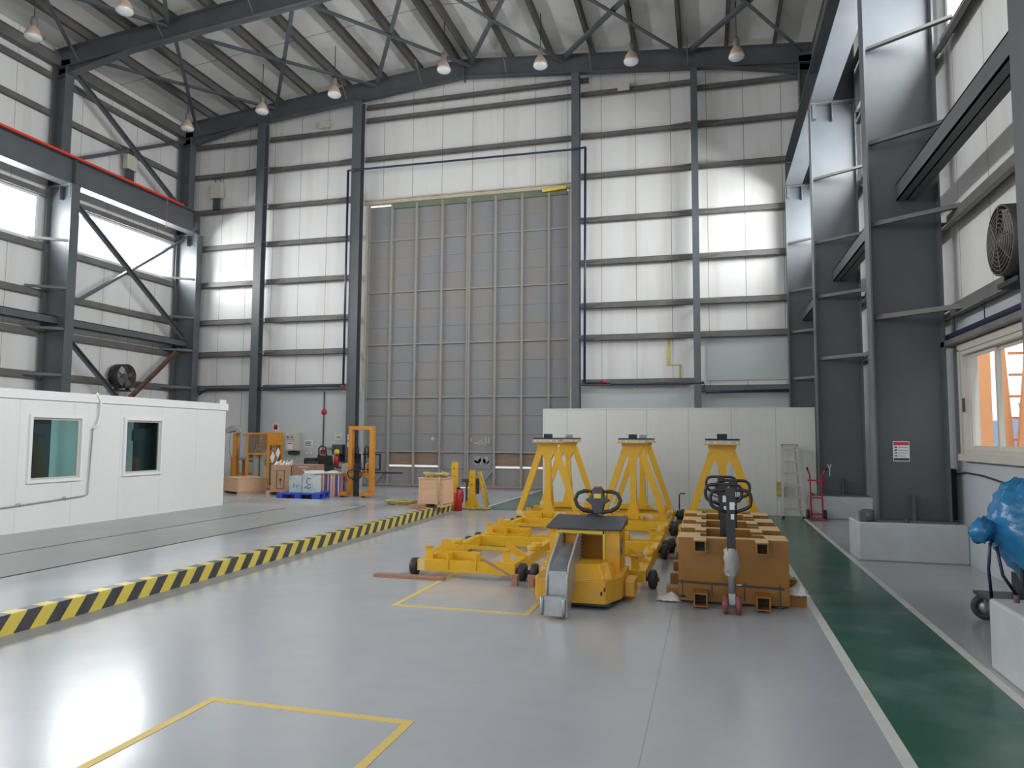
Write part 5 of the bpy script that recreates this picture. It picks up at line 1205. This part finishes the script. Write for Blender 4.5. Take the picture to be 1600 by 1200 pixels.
# pallet stacker (tall orange)
st = thing('pallet_stacker', 'tall orange manual stacker with black handle left of the big door', 'stacker', (-9.3, 18.2, 0))
xa, xb = -9.62, -8.98; zt = 1.84; y = 18.2
for x in (xa, xb): MB().box(x-0.055, x+0.055, y-0.07, y+0.07, 0.05, zt).build('mast_upright', ORG, st, True)
MB().box(xa-0.055, xb+0.055, y-0.07, y+0.05, zt, zt+0.1).build('mast_head', ORG, st, True)
MB().box(xa-0.05, xb+0.05, y-0.06, y+0.06, 0.56, 0.66).build('cross_member', ORG, st, True)
for x in (xa, xb):
    MB().box(x-0.2, x+0.06, y-0.3, y-0.0, 0.04, 0.14).build('outrigger', ORG, st, True)
    MB().lathe([(0, -0.03), (0.05, -0.03), (0.05, 0.03), (0, 0.03)], (x-0.14, y-0.22, 0.05), (0,1,0), 12).build('caster', BLACK, st, True)
    MB().tube([(x-0.06, y-0.08, 0.92), (x-0.12, y-0.12, 0.9), (x-0.12, y-0.12, 0.56), (x-0.06, y-0.08, 0.52)], 0.018, 6).build('grab_handle', ORG, st, True)
MB().box(-9.38, -9.26, y-0.3, y-0.18, 0.03, 0.9).build('pump_column', BLACKP, st, True)
MB().box(xa+0.06, xb+0.2, y+0.1, y+0.14, 0.72, 0.76).box(xa+0.06, xb+0.2, y+0.1, y+0.14, 1.14, 1.18).box(-9.28, -9.24, y+0.1, y+0.14, 0.76, 1.14).box(xb+0.16, xb+0.2, y+0.1, y+0.14, 0.76, 1.14).box(xa+0.06, -9.36, y+0.1, y+0.14, 0.76, 1.14).build('fork_carriage', BLACKP, st, True)
for x in (-9.45, -9.15): MB().tube([(x-0.05, y, 1.05), (x-0.05, y, 1.34), (x, y, 1.4), (x+0.05, y, 1.34), (x+0.05, y, 1.05)], 0.02, 6).build('chain_guide', BLACKP, st, True)
MB().tube([(-9.27, y-0.05, 0.75), (-9.27, y-0.05, 1.3)], 0.016, 6).build('lift_ram', GALV, st, True)
MB().bar((-9.0, y+0.15, 0.66), (-8.5, y+0.9, 0.62), 0.12, 0.04).bar((-9.5, y+0.15, 0.66), (-9.2, y+0.9, 0.62), 0.12, 0.04).build('fork', BLACKP, st, True)
MB().tube([(-9.32, y-0.3, 0.45), (-9.5, y-0.34, 0.56), (-9.53, y-0.36, 0.66), (-9.47, y-0.36, 0.74), (-9.32, y-0.36, 0.76), (-9.17, y-0.36, 0.74), (-9.11, y-0.36, 0.66), (-9.14, y-0.34, 0.56), (-9.32, y-0.3, 0.45)], 0.02, 8).build('handle_loop', BLACKP, st, True)

# middle crate on slab
ec = crate('wooden_crate', -5.98, -5.42, 14.35, 14.95, ZP, 0.62, 'tall pale plywood crate at the far end of the striped kerb', mark=None)
o = MB().box(-5.98, -5.68, 13.85, 14.0, ZP, ZP+0.1).build('timber_block', WOODR); tag(o, 'short reddish timber block in front of the tall crate', 'block')
def slings(cx, cy, z, sx, sy, lab, n=5, m=YROPE):
    mb = MB()
    for k in range(n):
        a = random.uniform(0, 6); pts = []
        for q in range(14):
            t = 2*pi*q/14; pts.append((cx+sx*(0.35+0.13*k/n)*cos(t+a)*(1+0.2*sin(3*t+k)), cy+sy*(0.35+0.13*k/n)*sin(t+a), z+0.02+0.012*k+0.012*sin(4*t+k)))
        mb.tube(pts, 0.02, 6, True)
    o = mb.build('lifting_sling', m); tag(o, lab, 'sling'); return o
slings(-5.68, 14.62, ZP+0.62, 0.55, 0.5, 'yellow green lifting slings heaped on top of the tall crate', 6)
slings(-6.55, 14.75, ZP, 0.75, 0.4, 'yellow and orange lifting slings heaped on the slab left of the tall crate', 6)
o = MB().tube([(-5.5, 14.3, 0.81), (-5.5, 14.3, 0.78), (-5.52, 14.29, 0.5), (-5.5, 14.29, 0.25)], 0.02, 6).build('hanging_sling', YROPE); tag(o, 'single sling end hanging down the front of the tall crate', 'sling')
# yellow lifting beams
def lift_post(x, y, z0, h, lab, splay=True):
    e = thing('jack_stand', lab, 'stand', (x, y, z0))
    MB().box(x-0.07, x+0.07, y-0.04, y+0.04, z0+0.02, z0+h).build('column', YEL, e, True)
    MB().box(x-0.05, x-0.02, y-0.04, y+0.04, z0+h, z0+h+0.04).box(x+0.02, x+0.05, y-0.04, y+0.04, z0+h, z0+h+0.04).build('lug', YEL, e, True)
    for z in (0.3, 0.12): MB().cyl((x-0.0, y-0.05, z0+h-z), (x, y-0.03, z0+h-z), 0.016, n=10).build('pin_hole', INK, e, True)
    if splay:
        MB().prism([(x-0.07, z0+0.3), (x-0.22, z0), (x-0.14, z0), (x-0.05, z0+0.12), (x+0.05, z0+0.12), (x+0.14, z0), (x+0.2, z0), (x+0.07, z0+0.3)], y-0.02, y+0.02).build('foot', YEL, e, True)
    else: MB().box(x-0.15, x+0.15, y-0.12, y+0.12, z0, z0+0.02).build('foot', YEL, e, True)
    return e
lift_post(-5.68, 15.75, 0, 1.05, 'tall orange yellow jack stand behind the plywood crate', False)
lift_post(-5.3, 15.9, 0, 0.86, 'orange yellow jack stand with splayed foot right of the extinguisher')
e = thing('raking_prop', 'yellow raking prop with sling right of the splayed jack stand', 'prop', (-5.05, 16.0, 0))
MB().bar((-5.15, 15.95, 0.86), (-4.95, 15.95, 0.0), 0.07, 0.05, (0,1,0)).build('prop_leg', YEL, e, True)
MB().tube([(-5.1, 15.9, 0.86), (-4.98, 15.9, 0.5), (-4.9, 15.9, 0.1)], 0.018, 6).build('sling', YROPE, e, True)
MB().box(-5.22, -5.16, 15.92, 15.98, 0.35, 0.7).build('ratchet_block', BLACK, e, True)
slings(-5.15, 15.8, 0, 0.7, 0.3, 'yellow slings lying at the feet of the jack stands', 3)
o = MB().box(-5.6, -5.35, 16.0, 16.04, 0.6, 0.68).box(-5.5, -5.46, 16.0, 16.04, 0.0, 0.6).box(-5.56, -5.4, 15.95, 16.09, 0.0, 0.012).build('rusty_bracket', RUST); tag(o, 'rust coloured bracket between the two jack stands', 'bracket')

o = MB().tube([(2.45, 16.685, 1.06), (2.45, 16.685, 0.86)], 0.012, 6).tube([(2.42, 16.685, 1.12), (2.425, 16.685, 1.07), (2.45, 16.685, 1.05), (2.475, 16.685, 1.07), (2.48, 16.685, 1.12)], 0.012, 6).build('hanging_spanner', PAPER); tag(o, 'small pale spanner hanging on the third right column', 'spanner')

o = MB().box(1.38, 1.5, 16.7, 16.78, 0.42, 0.72).build('yellow_cloth', YROPE); tag(o, 'yellow cloth on the partition showing left of the step ladder', 'cloth')
